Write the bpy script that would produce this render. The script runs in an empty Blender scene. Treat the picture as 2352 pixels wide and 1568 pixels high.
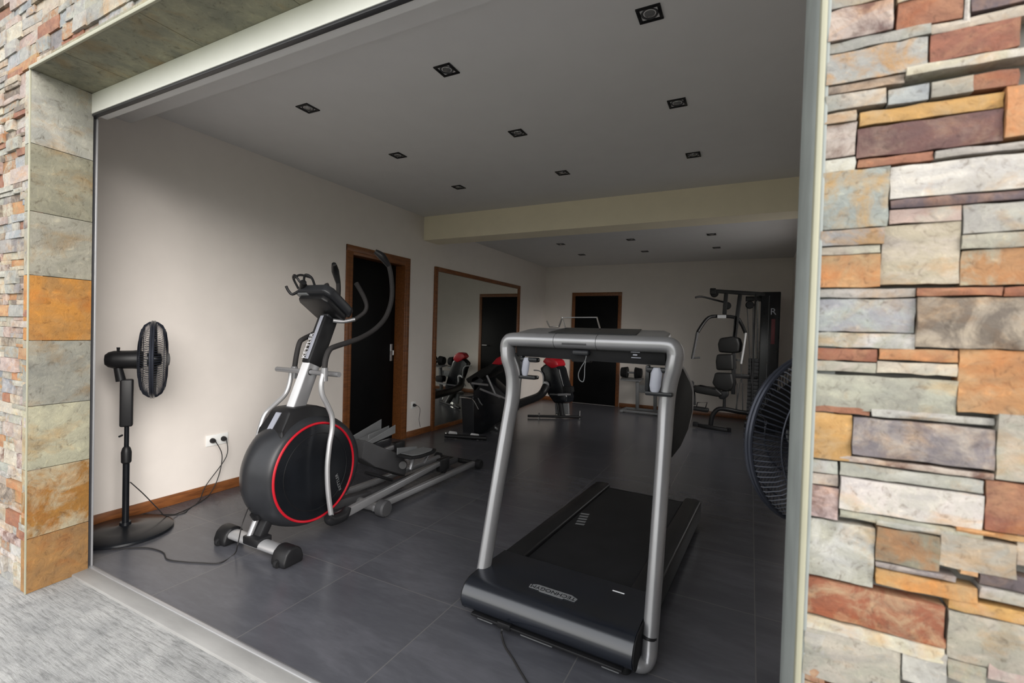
import bpy, bmesh, math, random
from mathutils import Vector, Matrix
D = bpy.data; C = bpy.context.scene
COL = C.collection
PI = math.pi
random.seed(7)

# ------------------------------------------------------------------ camera
FPX = 1077.2
CXP, CYP = 1176.0, 784.0
CAMH = 1.30
def camvec(p): return Vector(((p[0]-CXP)/FPX, -(p[1]-CYP)/FPX, -1.0))
_nx = camvec((-942.0, 704.0)).normalized()
_ay = camvec((1724.0, 780.5)).normalized()
_ax = -_nx
_az = _ax.cross(_ay).normalized()
RM = Matrix((_ax, _ay, _az))
CAM = Vector((0, 0, CAMH))
cam_data = D.cameras.new('camera'); cam = D.objects.new('camera', cam_data); COL.objects.link(cam)
cam_data.sensor_width = 36.0; cam_data.lens = FPX/2352*36.0; cam_data.clip_start = 0.02
cam_data.dof.use_dof = True; cam_data.dof.focus_distance = 3.2; cam_data.dof.aperture_fstop = 4.0
cam.matrix_world = Matrix.Translation(CAM) @ RM.to_4x4()
C.camera = cam
def onX(px, py, x): d = RM @ camvec((px, py)); return CAM + d*((x-CAM.x)/d.x)
def onY(px, py, y): d = RM @ camvec((px, py)); return CAM + d*((y-CAM.y)/d.y)
def onZ(px, py, z=0.0): d = RM @ camvec((px, py)); return CAM + d*((z-CAM.z)/d.z)

# ------------------------------------------------------------------ world and light
w = D.worlds.new('overcast_sky'); C.world = w; w.use_nodes = True
nt = w.node_tree; nt.nodes.clear()
wo = nt.nodes.new('ShaderNodeOutputWorld'); bg = nt.nodes.new('ShaderNodeBackground')
tc = nt.nodes.new('ShaderNodeTexCoord'); sx = nt.nodes.new('ShaderNodeSeparateXYZ')
rp = nt.nodes.new('ShaderNodeValToRGB')
rp.color_ramp.elements[0].position = 0.45; rp.color_ramp.elements[0].color = (0.62, 0.62, 0.52, 1)
rp.color_ramp.elements[1].position = 1.0; rp.color_ramp.elements[1].color = (1.2, 1.25, 1.32, 1)
e = rp.color_ramp.elements.new(0.53); e.color = (1.5, 1.5, 1.46, 1); e = rp.color_ramp.elements.new(0.68); e.color = (1.6, 1.6, 1.6, 1)
mm = nt.nodes.new('ShaderNodeMath'); mm.operation = 'MULTIPLY_ADD'; mm.inputs[1].default_value = 0.5; mm.inputs[2].default_value = 0.5
nt.links.new(tc.outputs['Generated'], sx.inputs[0]); nt.links.new(sx.outputs['Z'], mm.inputs[0])
nt.links.new(mm.outputs[0], rp.inputs[0]); nt.links.new(rp.outputs[0], bg.inputs[0])
bg.inputs[1].default_value = 1.5
nt.links.new(bg.outputs[0], wo.inputs[0])
C.view_settings.view_transform = 'Standard'; C.view_settings.look = 'None'
C.view_settings.gamma = 1.0; C.view_settings.use_curve_mapping = False
C.view_settings.exposure = 0.15
sl_ = D.lights.new('bright_low_cloud', 'SUN'); sl_.energy = 3.3; sl_.angle = math.radians(38); sl_.color = (1.0, 0.95, 0.90)
so_ = D.objects.new('bright_low_cloud', sl_); COL.objects.link(so_)
so_.rotation_euler = Vector((-0.80, 0.46, -0.36)).to_track_quat('-Z', 'Y').to_euler()

# ------------------------------------------------------------------ materials
def newmat(name):
    m = D.materials.new(name); m.use_nodes = True
    return m, m.node_tree, m.node_tree.nodes['Principled BSDF']
def noise(nt, scale, detail=4, rough=0.55, vec=None, dist=0.0):
    n = nt.nodes.new('ShaderNodeTexNoise'); n.inputs['Scale'].default_value = scale
    n.inputs['Detail'].default_value = detail; n.inputs['Roughness'].default_value = rough
    n.inputs['Distortion'].default_value = dist
    if vec is not None: nt.links.new(vec, n.inputs['Vector'])
    return n
def geo(nt, scale=None):
    g = nt.nodes.new('ShaderNodeNewGeometry')
    if scale is None: return g.outputs['Position']
    v = nt.nodes.new('ShaderNodeVectorMath'); v.operation = 'MULTIPLY'; v.inputs[1].default_value = scale
    nt.links.new(g.outputs['Position'], v.inputs[0]); return v.outputs[0]
def objco(nt):
    t = nt.nodes.new('ShaderNodeTexCoord'); return t.outputs['Object']
def ramp(nt, fac, stops):
    r = nt.nodes.new('ShaderNodeValToRGB'); el = r.color_ramp.elements
    el[0].position, el[0].color = stops[0][0], (*stops[0][1], 1)
    el[1].position, el[1].color = stops[-1][0], (*stops[-1][1], 1)
    for p, c in stops[1:-1]:
        k = el.new(p); k.color = (*c, 1)
    nt.links.new(fac, r.inputs[0]); return r.outputs[0]
def bump(nt, b, h, strength, dist=0.002):
    n = nt.nodes.new('ShaderNodeBump'); n.inputs['Strength'].default_value = strength
    n.inputs['Distance'].default_value = dist
    nt.links.new(h, n.inputs['Height']); nt.links.new(n.outputs[0], b.inputs['Normal'])
def plain(name, col, rough=0.5, metal=0.0, var=0.06, bscale=0, bstr=0.0, coat=0.0, spec=None):
    m, nt, b = newmat(name)
    b.inputs['Specular IOR Level'].default_value = spec if spec is not None else (0.28 if max(col) < 0.06 else 0.5)
    n = noise(nt, 6.0, 3, vec=objco(nt))
    lo = tuple(max(0, c*(1-var)) for c in col); hi = tuple(min(1, c*(1+var)) for c in col)
    nt.links.new(ramp(nt, n.outputs[0], [(0.35, lo), (0.65, hi)]), b.inputs['Base Color'])
    b.inputs['Roughness'].default_value = rough; b.inputs['Metallic'].default_value = metal
    b.inputs['Coat Weight'].default_value = coat
    if bstr: bump(nt, b, noise(nt, bscale, 3, vec=objco(nt)).outputs[0], bstr, 0.001)
    return m
M = {}
M['wall'] = plain('wall_paint', (0.70, 0.650, 0.605), 0.85, var=0.015, bscale=220, bstr=0.08)
M['ceiling'] = plain('ceiling_paint', (0.68, 0.67, 0.66), 0.9, var=0.012)
M['beam'] = plain('beam_paint', (0.86, 0.78, 0.60), 0.85, var=0.015)
M['fascia'] = plain('white_fascia', (0.94, 0.94, 0.88), 0.5, var=0.02)
M['blackplastic'] = plain('black_plastic', (0.010, 0.010, 0.011), 0.42, var=0.2)
M['satinblack'] = plain('satin_black', (0.007, 0.008, 0.010), 0.25, var=0.15)
M['hood'] = plain('satin_dark_cover', (0.006, 0.008, 0.013), 0.24, var=0.1, spec=0.9)
M['rubber'] = plain('black_rubber', (0.008, 0.008, 0.009), 0.75, var=0.2, bscale=300, bstr=0.2)
M['foam'] = plain('grip_foam', (0.026, 0.024, 0.024), 0.7, var=0.2, bscale=400, bstr=0.2)
M['charcoal'] = plain('charcoal_plastic', (0.022, 0.023, 0.026), 0.33, var=0.12)
M['darkgrey'] = plain('dark_grey_plastic', (0.055, 0.055, 0.058), 0.5, var=0.1)
M['midgrey'] = plain('mid_grey_plastic', (0.14, 0.145, 0.15), 0.55, var=0.08)
M['silver'] = plain('silver_paint', (0.30, 0.30, 0.31), 0.33, metal=0.55, var=0.05)
M['chrome'] = plain('chrome', (0.80, 0.80, 0.80), 0.12, metal=1.0, var=0.02)
M['wire'] = plain('grille_wire', (0.028, 0.031, 0.042), 0.25, metal=0.3, var=0.1)
M['bright'] = plain('bright_metal', (0.78, 0.78, 0.80), 0.4, metal=0.2, var=0.02)
M['alu'] = plain('aluminium', (0.50, 0.50, 0.51), 0.35, metal=0.6, var=0.03)
M['darkframe'] = plain('dark_frame', (0.055, 0.055, 0.06), 0.4, metal=0.3, var=0.1)
M['red'] = plain('red_plastic', (0.42, 0.006, 0.016), 0.35, var=0.05)
M['darkred'] = plain('dark_red', (0.10, 0.008, 0.012), 0.5, var=0.2)
M['white'] = plain('white_plastic', (0.80, 0.80, 0.78), 0.4, var=0.02)
M['paleplate'] = plain('pale_grip_plate', (0.30, 0.31, 0.36), 0.35, var=0.04)
M['blackdoor'] = plain('black_door', (0.0028, 0.003, 0.0034), 0.5, var=0.15, spec=0.12)
M['cord'] = plain('cord_rubber', (0.020, 0.019, 0.019), 0.5, var=0.1)
M['leather'] = plain('black_vinyl', (0.006, 0.006, 0.006), 0.5, var=0.2, bscale=150, bstr=0.15)
M['trimcream'] = plain('cream_trim', (0.31, 0.30, 0.22), 0.55, var=0.05)
M['trimgrey'] = plain('grey_jamb', (0.24, 0.26, 0.25), 0.6, var=0.12)
M['lamp'] = plain('unlit_bulb', (0.30, 0.30, 0.30), 0.2, metal=0.6, var=0.05)
M['logo'] = plain('logo_grey', (0.17, 0.175, 0.18), 0.4, var=0.03)
M['white_letter'] = plain('white_letter', (0.75, 0.75, 0.78), 0.4, var=0.02)

def wood():
    m, nt, b = newmat('brown_wood')
    n = noise(nt, 5, 5, 0.6, geo(nt, (12, 1.2, 12)), 0.6)
    n2 = noise(nt, 1.5, 2, 0.5, geo(nt))
    c = ramp(nt, n.outputs[0], [(0.3, (0.10, 0.032, 0.009)), (0.55, (0.19, 0.066, 0.018)), (0.75, (0.25, 0.092, 0.027))])
    nt.links.new(c, b.inputs['Base Color']); b.inputs['Roughness'].default_value = 0.42
    return m
M['wood'] = wood()

def floor_mat():
    m, nt, b = newmat('dark_floor_tile')
    pos = geo(nt)
    sep = nt.nodes.new('ShaderNodeSeparateXYZ'); nt.links.new(pos, sep.inputs[0])
    def math_(op, a, bb=None):
        k = nt.nodes.new('ShaderNodeMath'); k.operation = op
        for i, v in enumerate((a, bb)):
            if v is None: continue
            if isinstance(v, (int, float)): k.inputs[i].default_value = v
            else: nt.links.new(v, k.inputs[i])
        return k.outputs[0]
    S = 0.6415
    def line(out, off):
        t = math_('DIVIDE', math_('ADD', out, off), S)
        fr = math_('FRACT', math_('ADD', t, 20.5))
        return math_('LESS_THAN', math_('ABSOLUTE', math_('SUBTRACT', fr, 0.5)), 0.0036), math_('FLOOR', math_('ADD', t, 20.0))
    lx, ix = line(sep.outputs['X'], -0.062)
    ly, iy = line(sep.outputs['Y'], -1.853)
    grout = math_('MAXIMUM', lx, ly)
    cmb = nt.nodes.new('ShaderNodeCombineXYZ'); nt.links.new(ix, cmb.inputs[0]); nt.links.new(iy, cmb.inputs[1])
    wn = nt.nodes.new('ShaderNodeTexWhiteNoise'); nt.links.new(cmb.outputs[0], wn.inputs[0])
    off = nt.nodes.new('ShaderNodeVectorMath'); off.operation = 'MULTIPLY_ADD'
    nt.links.new(wn.outputs['Color'], off.inputs[0]); off.inputs[1].default_value = (7, 7, 7)
    nt.links.new(geo(nt, (1.0, 3.6, 1)), off.inputs[2])
    n = noise(nt, 1.8, 5, 0.6, off.outputs[0], 0.5)
    n3 = noise(nt, 14, 4, 0.6, off.outputs[0], 0.2)
    mixn = math_('ADD', math_('MULTIPLY', n.outputs[0], 0.75), math_('MULTIPLY', n3.outputs[0], 0.25))
    c = ramp(nt, mixn, [(0.30, (0.056, 0.057, 0.066)), (0.5, (0.070, 0.071, 0.081)), (0.70, (0.094, 0.094, 0.107))])
    mx = nt.nodes.new('ShaderNodeMix'); mx.data_type = 'RGBA'
    nt.links.new(grout, mx.inputs[0]); nt.links.new(c, mx.inputs[6]); mx.inputs[7].default_value = (0.118, 0.115, 0.114, 1)
    nt.links.new(mx.outputs[2], b.inputs['Base Color'])
    r = nt.nodes.new('ShaderNodeMapRange'); nt.links.new(n.outputs[0], r.inputs[0]); r.inputs[3].default_value = 0.24; r.inputs[4].default_value = 0.28
    nt.links.new(r.outputs[0], b.inputs['Roughness'])
    return m
M['floor'] = floor_mat()

def concrete_mat():
    m, nt, b = newmat('brushed_concrete')
    n = noise(nt, 3.0, 6, 0.65, geo(nt), 0.3)
    st = noise(nt, 10.0, 6, 0.75, geo(nt, (0.9, 9.0, 1)), 0.4)
    fine = noise(nt, 220, 3, 0.7, geo(nt))
    c1 = ramp(nt, n.outputs[0], [(0.3, (0.20, 0.202, 0.20)), (0.62, (0.41, 0.405, 0.39))])
    c2 = ramp(nt, st.outputs[0], [(0.36, (0.45, 0.45, 0.45)), (0.52, (1, 1, 1))])
    c3 = ramp(nt, fine.outputs[0], [(0.3, (0.72, 0.72, 0.72)), (0.55, (1, 1, 1))])
    mx = nt.nodes.new('ShaderNodeMix'); mx.data_type = 'RGBA'; mx.blend_type = 'MULTIPLY'; mx.inputs[0].default_value = 0.75
    nt.links.new(c1, mx.inputs[6]); nt.links.new(c2, mx.inputs[7])
    mx2 = nt.nodes.new('ShaderNodeMix'); mx2.data_type = 'RGBA'; mx2.blend_type = 'MULTIPLY'; mx2.inputs[0].default_value = 0.6
    nt.links.new(mx.outputs[2], mx2.inputs[6]); nt.links.new(c3, mx2.inputs[7])
    nt.links.new(mx2.outputs[2], b.inputs['Base Color']); b.inputs['Roughness'].default_value = 0.9
    bump(nt, b, st.outputs[0], 0.7, 0.006)
    return m
M['concrete'] = concrete_mat()
def smooth_concrete():
    m, nt, b = newmat('smooth_threshold')
    n = noise(nt, 9, 5, 0.6, geo(nt, (0.3, 1, 1)))
    nt.links.new(ramp(nt, n.outputs[0], [(0.3, (0.24, 0.235, 0.225)), (0.65, (0.31, 0.303, 0.29))]), b.inputs['Base Color'])
    b.inputs['Roughness'].default_value = 0.6
    return m
M['threshold'] = smooth_concrete()

def stone_mat(name, sc=1.0):
    """slate: two colours per block from the mesh, mixed by noise"""
    m, nt, b = newmat(name)
    a1 = nt.nodes.new('ShaderNodeAttribute'); a1.attribute_name = 'tone_one'
    a2 = nt.nodes.new('ShaderNodeAttribute'); a2.attribute_name = 'tone_two'
    n = noise(nt, 16*sc, 6, 0.66, geo(nt), 0.6)
    n2 = noise(nt, 70*sc, 5, 0.7, geo(nt), 0.8)
    n3 = noise(nt, 7*sc, 4, 0.6, geo(nt, (1, 1, 2.2)), 1.5)
    fac = ramp(nt, n.outputs[0], [(0.44, (0, 0, 0)), (0.62, (1, 1, 1))])
    mx = nt.nodes.new('ShaderNodeMix'); mx.data_type = 'RGBA'
    nt.links.new(fac, mx.inputs[0]); nt.links.new(a1.outputs['Color'], mx.inputs[6]); nt.links.new(a2.outputs['Color'], mx.inputs[7])
    sp = ramp(nt, n2.outputs[0], [(0.30, (0.45, 0.40, 0.36)), (0.44, (0.95, 0.95, 0.95)), (0.58, (1, 1, 1)), (0.72, (1.4, 1.36, 1.28))])
    mul = nt.nodes.new('ShaderNodeMix'); mul.data_type = 'RGBA'; mul.blend_type = 'MULTIPLY'; mul.inputs[0].default_value = 0.8
    nt.links.new(mx.outputs[2], mul.inputs[6]); nt.links.new(sp, mul.inputs[7])
    sp2 = ramp(nt, n3.outputs[0], [(0.3, (0.78, 0.78, 0.80)), (0.6, (1.1, 1.08, 1.04))])
    mul2 = nt.nodes.new('ShaderNodeMix'); mul2.data_type = 'RGBA'; mul2.blend_type = 'MULTIPLY'; mul2.inputs[0].default_value = 1.0
    nt.links.new(mul.outputs[2], mul2.inputs[6]); nt.links.new(sp2, mul2.inputs[7])
    n4 = noise(nt, 11*sc, 5, 0.65, geo(nt, (1, 1, 1.6)), 0.4)
    stf = ramp(nt, n4.outputs[0], [(0.52, (0, 0, 0)), (0.68, (0.65, 0.65, 0.65))])
    stn = nt.nodes.new('ShaderNodeMix'); stn.data_type = 'RGBA'; stn.blend_type = 'MULTIPLY'
    nt.links.new(stf, stn.inputs[0]); nt.links.new(mul2.outputs[2], stn.inputs[6]); stn.inputs[7].default_value = (1.05, 0.72, 0.42, 1)
    nt.links.new(stn.outputs[2], b.inputs['Base Color'])
    b.inputs['Roughness'].default_value = 0.75
    ad = nt.nodes.new('ShaderNodeMath'); ad.operation = 'ADD'
    nt.links.new(n.outputs[0], ad.inputs[0]); nt.links.new(n2.outputs[0], ad.inputs[1])
    bump(nt, b, ad.outputs[0], 0.35, 0.004/sc)
    return m
M['stone'] = stone_mat('ledger_stone')
M['slab'] = stone_mat('slate_slab', 0.42)
M['mortar'] = plain('mortar', (0.17, 0.165, 0.15), 0.95, var=0.15, bscale=120, bstr=0.3)
def mirror_mat():
    m, nt, b = newmat('mirror_glass')
    b.inputs['Base Color'].default_value = (0.80, 0.82, 0.78, 1); b.inputs['Metallic'].default_value = 1.0; b.inputs['Roughness'].default_value = 0.015
    return m
M['mirror'] = mirror_mat()
def glass_mat():
    m, nt, b = newmat('window_glass')
    b.inputs['Transmission Weight'].default_value = 1.0; b.inputs['Roughness'].default_value = 0.0; b.inputs['IOR'].default_value = 1.45
    return m
M['glass'] = glass_mat()

# ------------------------------------------------------------------ mesh helpers
class MB:
    def __init__(s): s.bm = bmesh.new()
    def box(s, lo, hi, bev=0.0, seg=2, mat=None):
        lo = Vector(lo); hi = Vector(hi)
        r = bmesh.ops.create_cube(s.bm, size=1.0)
        vs = r['verts']; c = (lo+hi)/2; d = hi-lo
        for v in vs: v.co = Vector((v.co.x*d.x, v.co.y*d.y, v.co.z*d.z)) + c
        if bev > 0: vs = s._bev(vs, min(bev, 0.49*min(abs(d.x), abs(d.y), abs(d.z))), seg)
        if mat is not None:
            for v in vs: v.co = mat @ v.co
        return vs
    def _bev(s, vs, b, seg):
        es = list({e for v in vs for e in v.link_edges})
        before = set(s.bm.verts) - set(vs)
        bmesh.ops.bevel(s.bm, geom=es, offset=b, segments=seg, profile=0.5, affect='EDGES', clamp_overlap=True)
        return [v for v in s.bm.verts if v not in before]
    def obox(s, c, half, ax, bev=0.0, seg=2):
        """box about c with axes ax=(u,v,w)"""
        m = Matrix((ax[0], ax[1], ax[2])).transposed().to_4x4(); m.translation = Vector(c)
        return s.box([-h for h in half], half, bev, seg, m)
    def bar(s, a, b, wd, th, up=(0, 0, 1), bev=0.0, w2=None, t2=None):
        """rectangular bar from a to b"""
        a = Vector(a); b = Vector(b); d = b-a; L = d.length; u = d.normalized()
        v = Vector(up).cross(u)
        if v.length < 1e-4: v = Vector((1, 0, 0)).cross(u)
        v.normalize(); ww = u.cross(v).normalized()
        vs = s.obox((a+b)/2, (L/2, wd/2, th/2), (u, v, ww), bev)
        if w2 is not None:
            for q in vs:
                t = ((q.co-a).dot(u))/L
                c = a+u*(t*L); dv = q.co-c
                q.co = c + v*dv.dot(v)*(1+(w2/wd-1)*t) + ww*dv.dot(ww)*(1+((t2 or th)/th-1)*t)
        return vs
    def tube(s, pts, r, n=10, smooth=0, caps=True, flat=None):
        """round (or flattened) tube along points; r may be a list; flat=(axis, factor)"""
        P = [Vector(p) for p in pts]
        rr = list(r) if isinstance(r, (list, tuple)) else [r]*len(P)
        if smooth:
            Q, RR = [], []
            for i in range(len(P)-1):
                p0 = P[max(i-1, 0)]; p1 = P[i]; p2 = P[i+1]; p3 = P[min(i+2, len(P)-1)]
                for k in range(smooth):
                    t = k/smooth
                    Q.append(0.5*((2*p1)+(p2-p0)*t+(2*p0-5*p1+4*p2-p3)*t*t+(3*p1-p0-3*p2+p3)*t**3))
                    RR.append(rr[i]*(1-t)+rr[i+1]*t)
            Q.append(P[-1]); RR.append(rr[-1]); P, rr = Q, RR
        rings = []
        t0 = (P[1]-P[0]).normalized()
        ref = Vector((0, 0, 1)) if abs(t0.z) < 0.9 else Vector((1, 0, 0))
        v = (ref - t0*ref.dot(t0)).normalized()
        for i, p in enumerate(P):
            if i == 0: t = P[1]-P[0]
            elif i == len(P)-1: t = P[-1]-P[-2]
            else: t = (P[i+1]-P[i]).normalized()+(P[i]-P[i-1]).normalized()
            t.normalize()
            v = (v - t*v.dot(t)).normalized(); ww = t.cross(v)
            ring = []
            for k in range(n):
                a = 2*PI*k/n
                o = v*math.cos(a)*rr[i] + ww*math.sin(a)*rr[i]
                if flat:
                    fa = Vector(flat[0]); o = o + fa*o.dot(fa)*(flat[1]-1)
                ring.append(s.bm.verts.new(p+o))
            rings.append(ring)
        for i in range(len(rings)-1):
            for k in range(n):
                s.bm.faces.new((rings[i][k], rings[i][(k+1) % n], rings[i+1][(k+1) % n], rings[i+1][k]))
        if caps:
            s.bm.faces.new(rings[0][::-1]); s.bm.faces.new(rings[-1])
        return s
    def lathe(s, prof, c, axis=(0, 0, 1), n=32, capa=True, capb=True, sc=None):
        """prof = [(r, h)] around axis through c"""
        a = Vector(axis).normalized(); ref = Vector((0, 0, 1)) if abs(a.z) < 0.9 else Vector((1, 0, 0))
        v = (ref-a*ref.dot(a)).normalized(); ww = a.cross(v); c = Vector(c)
        rings = []
        for r, h in prof:
            rings.append([s.bm.verts.new(c+a*h+v*math.cos(2*PI*k/n)*r+ww*math.sin(2*PI*k/n)*r) for k in range(n)])
        for i in range(len(rings)-1):
            for k in range(n):
                s.bm.faces.new((rings[i][k], rings[i][(k+1) % n], rings[i+1][(k+1) % n], rings[i+1][k]))
        if capa: s.bm.faces.new(rings[0][::-1])
        if capb: s.bm.faces.new(rings[-1])
        return s
    def ring(s, c, axis, R, r, n=48, m=6):
        a = Vector(axis).normalized(); ref = Vector((0, 0, 1)) if abs(a.z) < 0.9 else Vector((1, 0, 0))
        v = (ref-a*ref.dot(a)).normalized(); ww = a.cross(v); c = Vector(c)
        rs = []
        for k in range(n):
            d = v*math.cos(2*PI*k/n)+ww*math.sin(2*PI*k/n)
            rs.append([s.bm.verts.new(c+d*(R+r*math.cos(2*PI*j/m))+a*r*math.sin(2*PI*j/m)) for j in range(m)])
        for k in range(n):
            for j in range(m):
                s.bm.faces.new((rs[k][j], rs[(k+1) % n][j], rs[(k+1) % n][(j+1) % m], rs[k][(j+1) % m]))
        return s
    def prism(s, poly, off, bev=0.0, seg=2):
        """closed polygon (3D points) extruded by vector off"""
        off = Vector(off)
        a = [s.bm.verts.new(Vector(p)) for p in poly]; b = [s.bm.verts.new(Vector(p)+off) for p in poly]
        n = len(a)
        s.bm.faces.new(a); s.bm.faces.new(b[::-1])
        for i in range(n): s.bm.faces.new((a[i], b[i], b[(i+1) % n], a[(i+1) % n]))
        if bev: return s._bev(a+b, bev, seg)
        return a+b
def part(name, mb, mat, parent=None, label=None, angle=35, local=False):
    bm = mb.bm
    if parent is not None and not local:
        inv = parent_world(parent).inverted()
        bmesh.ops.transform(bm, matrix=inv, verts=bm.verts)
    bmesh.ops.recalc_face_normals(bm, faces=bm.faces)
    me = D.meshes.new(name); bm.to_mesh(me); bm.free()
    me.materials.append(mat)
    for p in me.polygons: p.use_smooth = True
    me.set_sharp_from_angle(angle=math.radians(angle))
    o = D.objects.new(name, me); COL.objects.link(o)
    if parent is not None: o.parent = parent
    if label: o['label'] = label
    return o
def parent_world(p):
    m = Matrix.Identity(4)
    while p is not None:
        m = Matrix.LocRotScale(p.location, p.rotation_euler, p.scale) @ m; p = p.parent
    return m
def thing(name, loc, label, cat, group=None, rot=(0, 0, 0)):
    o = D.objects.new(name, None); COL.objects.link(o); o.location = loc; o.rotation_euler = rot
    o.empty_display_size = 0.05
    o['label'] = label; o['category'] = cat
    if group: o['group'] = group
    return o
def tag(o, label, cat, group=None):
    o['label'] = label; o['category'] = cat
    if group: o['group'] = group
    return o
def struct(name, mb, mat, parent=None, angle=35):
    o = part(name, mb, mat, parent, angle=angle)
    if parent is None: o['kind'] = 'structure'
    return o
def copy_tree(o, parent=None):
    c = o.copy(); COL.objects.link(c); c.parent = parent
    for ch in list(o.children): copy_tree(ch, c)
    return c
def text_mesh(name, s, mat, parent, origin, xdir, ydir, height, depth=0.0006, label=None):
    """lettering as a mesh, lying in the plane (xdir, ydir), world coordinates"""
    cu = D.curves.new(name+'_curve', 'FONT'); cu.body = s; cu.size = 1.0; cu.align_x = 'CENTER'; cu.align_y = 'CENTER'
    cu.extrude = 0.0
    tmp = D.objects.new(name+'_tmp', cu); COL.objects.link(tmp)
    dg = bpy.context.evaluated_depsgraph_get(); me = D.meshes.new_from_object(tmp.evaluated_get(dg))
    D.objects.remove(tmp); D.curves.remove(cu)
    bm = bmesh.new(); bm.from_mesh(me); D.meshes.remove(me)
    r = bmesh.ops.extrude_face_region(bm, geom=list(bm.faces))
    x = Vector(xdir).normalized(); y = Vector(ydir).normalized(); z = x.cross(y)
    for g in r['geom']:
        if isinstance(g, bmesh.types.BMVert): g.co.z += depth/height
    m = Matrix((x*height, y*height, z*height)).transposed().to_4x4(); m.translation = Vector(origin)
    bmesh.ops.transform(bm, matrix=m, verts=bm.verts)
    k = MB(); k.bm.free(); k.bm = bm
    return part(name, k, mat, parent, label, angle=30)

# ------------------------------------------------------------------ the room
XL, XR, YF, YB = -3.66, 0.56, 1.205, 8.60   # left wall, right wall, glazing line, back wall
ZC, ZC2 = 2.71, 2.62
YO = 0.943                                   # outer stone face
def B(*a, **k): m = MB(); m.box(*a, **k); return m

struct('floor', B((XL-0.2, YF-0.01, -0.12), (XR+0.2, YB+0.2, 0.0)), M['floor'])
# left wall with a doorway
DY0, DY1, DH = 3.50, 4.40, 2.10
m = MB()
m.box((XL-0.22, YF-0.25, 0), (XL, DY0, ZC+0.1)); m.box((XL-0.22, DY1, 0), (XL, YB+0.2, ZC+0.1)); m.box((XL-0.22, DY0, DH), (XL, DY1, ZC+0.1))
struct('wall_left', m, M['wall'])
struct('wall_back', B((XL, YB, 0), (XR, YB+0.2, ZC+0.1)), M['wall'])
# right wall with a window out of the camera's sight
WY0, WY1, WZ0, WZ1 = 4.9, 7.0, 0.75, 2.25
m = MB()
m.box((XR, YF+0.0, 0), (XR+0.22, WY0, ZC+0.1)); m.box((XR, WY1, 0), (XR+0.22, YB+0.2, ZC+0.1))
m.box((XR, WY0, 0), (XR+0.22, WY1, WZ0)); m.box((XR, WY0, WZ1), (XR+0.22, WY1, ZC+0.1))
struct('wall_right', m, M['wall'])
m = MB()
for a, b in (((XR+0.08, WY0, WZ0), (XR+0.13, WY0+0.05, WZ1)), ((XR+0.08, WY1-0.05, WZ0), (XR+0.13, WY1, WZ1)),
             ((XR+0.08, WY0+0.05, WZ0), (XR+0.13, WY1-0.05, WZ0+0.05)), ((XR+0.08, WY0+0.05, WZ1-0.05), (XR+0.13, WY1-0.05, WZ1))):
    m.box(a, b, 0.004)
wf = struct('window_1', m, M['wood'])
struct('ceiling', B((XL-0.2, YF, ZC), (XR+0.2, 4.98, ZC+0.12)), M['ceiling'])
struct('ceiling_rear', B((XL-0.2, 4.98, ZC2), (XR+0.2, YB+0.2, ZC2+0.12)), M['ceiling'])
struct('trim_1', B((XL, 4.70, 2.42), (XR, 5.0, ZC+0.0)), M['beam'])                     # downstand beam
struct('trim_2', B((XL, YF+0.045, 2.60), (XR, 1.607, ZC)), M['ceiling'])                 # lowered band behind the opening
# front wall core (behind the stone), with the opening between XO0 and XO1
XO0, XO1 = -3.075, 0.095
ZS = 2.47
m = MB()
m.box((-6.5, YO+0.03, -0.1), (XO0-0.04, YF-0.002, 4.6)); m.box((XO1+0.012, YO+0.03, -0.1), (4.5, YF-0.002, 4.6))
m.box((XO0-0.04, YO+0.03, ZS+0.03), (XO1+0.012, YF-0.002, 4.6))
struct('wall_front', m, M['mortar'])
m = MB()
m.box((XL, YF-0.002, 0), (XO0-0.04, YF+0.008, ZC)); m.box((XO1+0.012, YF-0.002, 0), (XR, YF+0.008, ZC))
struct('wall_front_plaster', m, M['wall'])
# white fascia over the opening and its dark track
struct('trim_3', B((XO0-0.012, YF-0.03, 2.368), (XO1, YF+0.012, ZS), bev=0.003), M['fascia'])
struct('trim_4', B((XO0-0.012, YF-0.028, 2.356), (XO1, YF-0.004, 2.368), bev=0.002), M['darkframe'])
struct('trim_16', B((XO0-0.012, YF+0.012, 2.372), (XO1, YF+0.046, 2.71)), M['ceiling'])
# dark side channel of the opening with its pale edge
struct('trim_5', B((XO0-0.035, 1.187, 0.0), (XO0-0.008, YF+0.006, 2.36)), M['darkframe'])
struct('trim_6', B((XO0-0.009, YF-0.004, 0.0), (XO0-0.001, YF+0.004, 2.356), bev=0.001), M['alu'])
# ground and threshold
struct('ground', B((-14, -3.5, -0.14), (14, 1.115, -0.012)), M['concrete'])
M['added_lawn'] = plain('added_lawn', (0.085, 0.10, 0.04), 0.95, var=0.3)  # unseen grass plane, added to cut ground bounce and tint it olive
lw = tag(part('added_lawn', B((-30, -40, -0.14), (30, -3.5, -0.03)), M['added_lawn']), 'unseen green ground added beyond the concrete apron to dim and tint bounce light', 'added_lawn'); lw['kind'] = 'structure'
struct('ground_side', B((XR+0.22, 1.205, -0.14), (14, 16, -0.02)), M['concrete'])
struct('threshold', B((XO0-0.035, 1.115, -0.14), (XO1+0.01, 1.192, 0.0), bev=0.004), M['threshold'])
struct('threshold_track', B((XO0-0.012, 1.190, -0.05), (XO1, 1.207, 0.004), bev=0.002), M['alu'])

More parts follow.
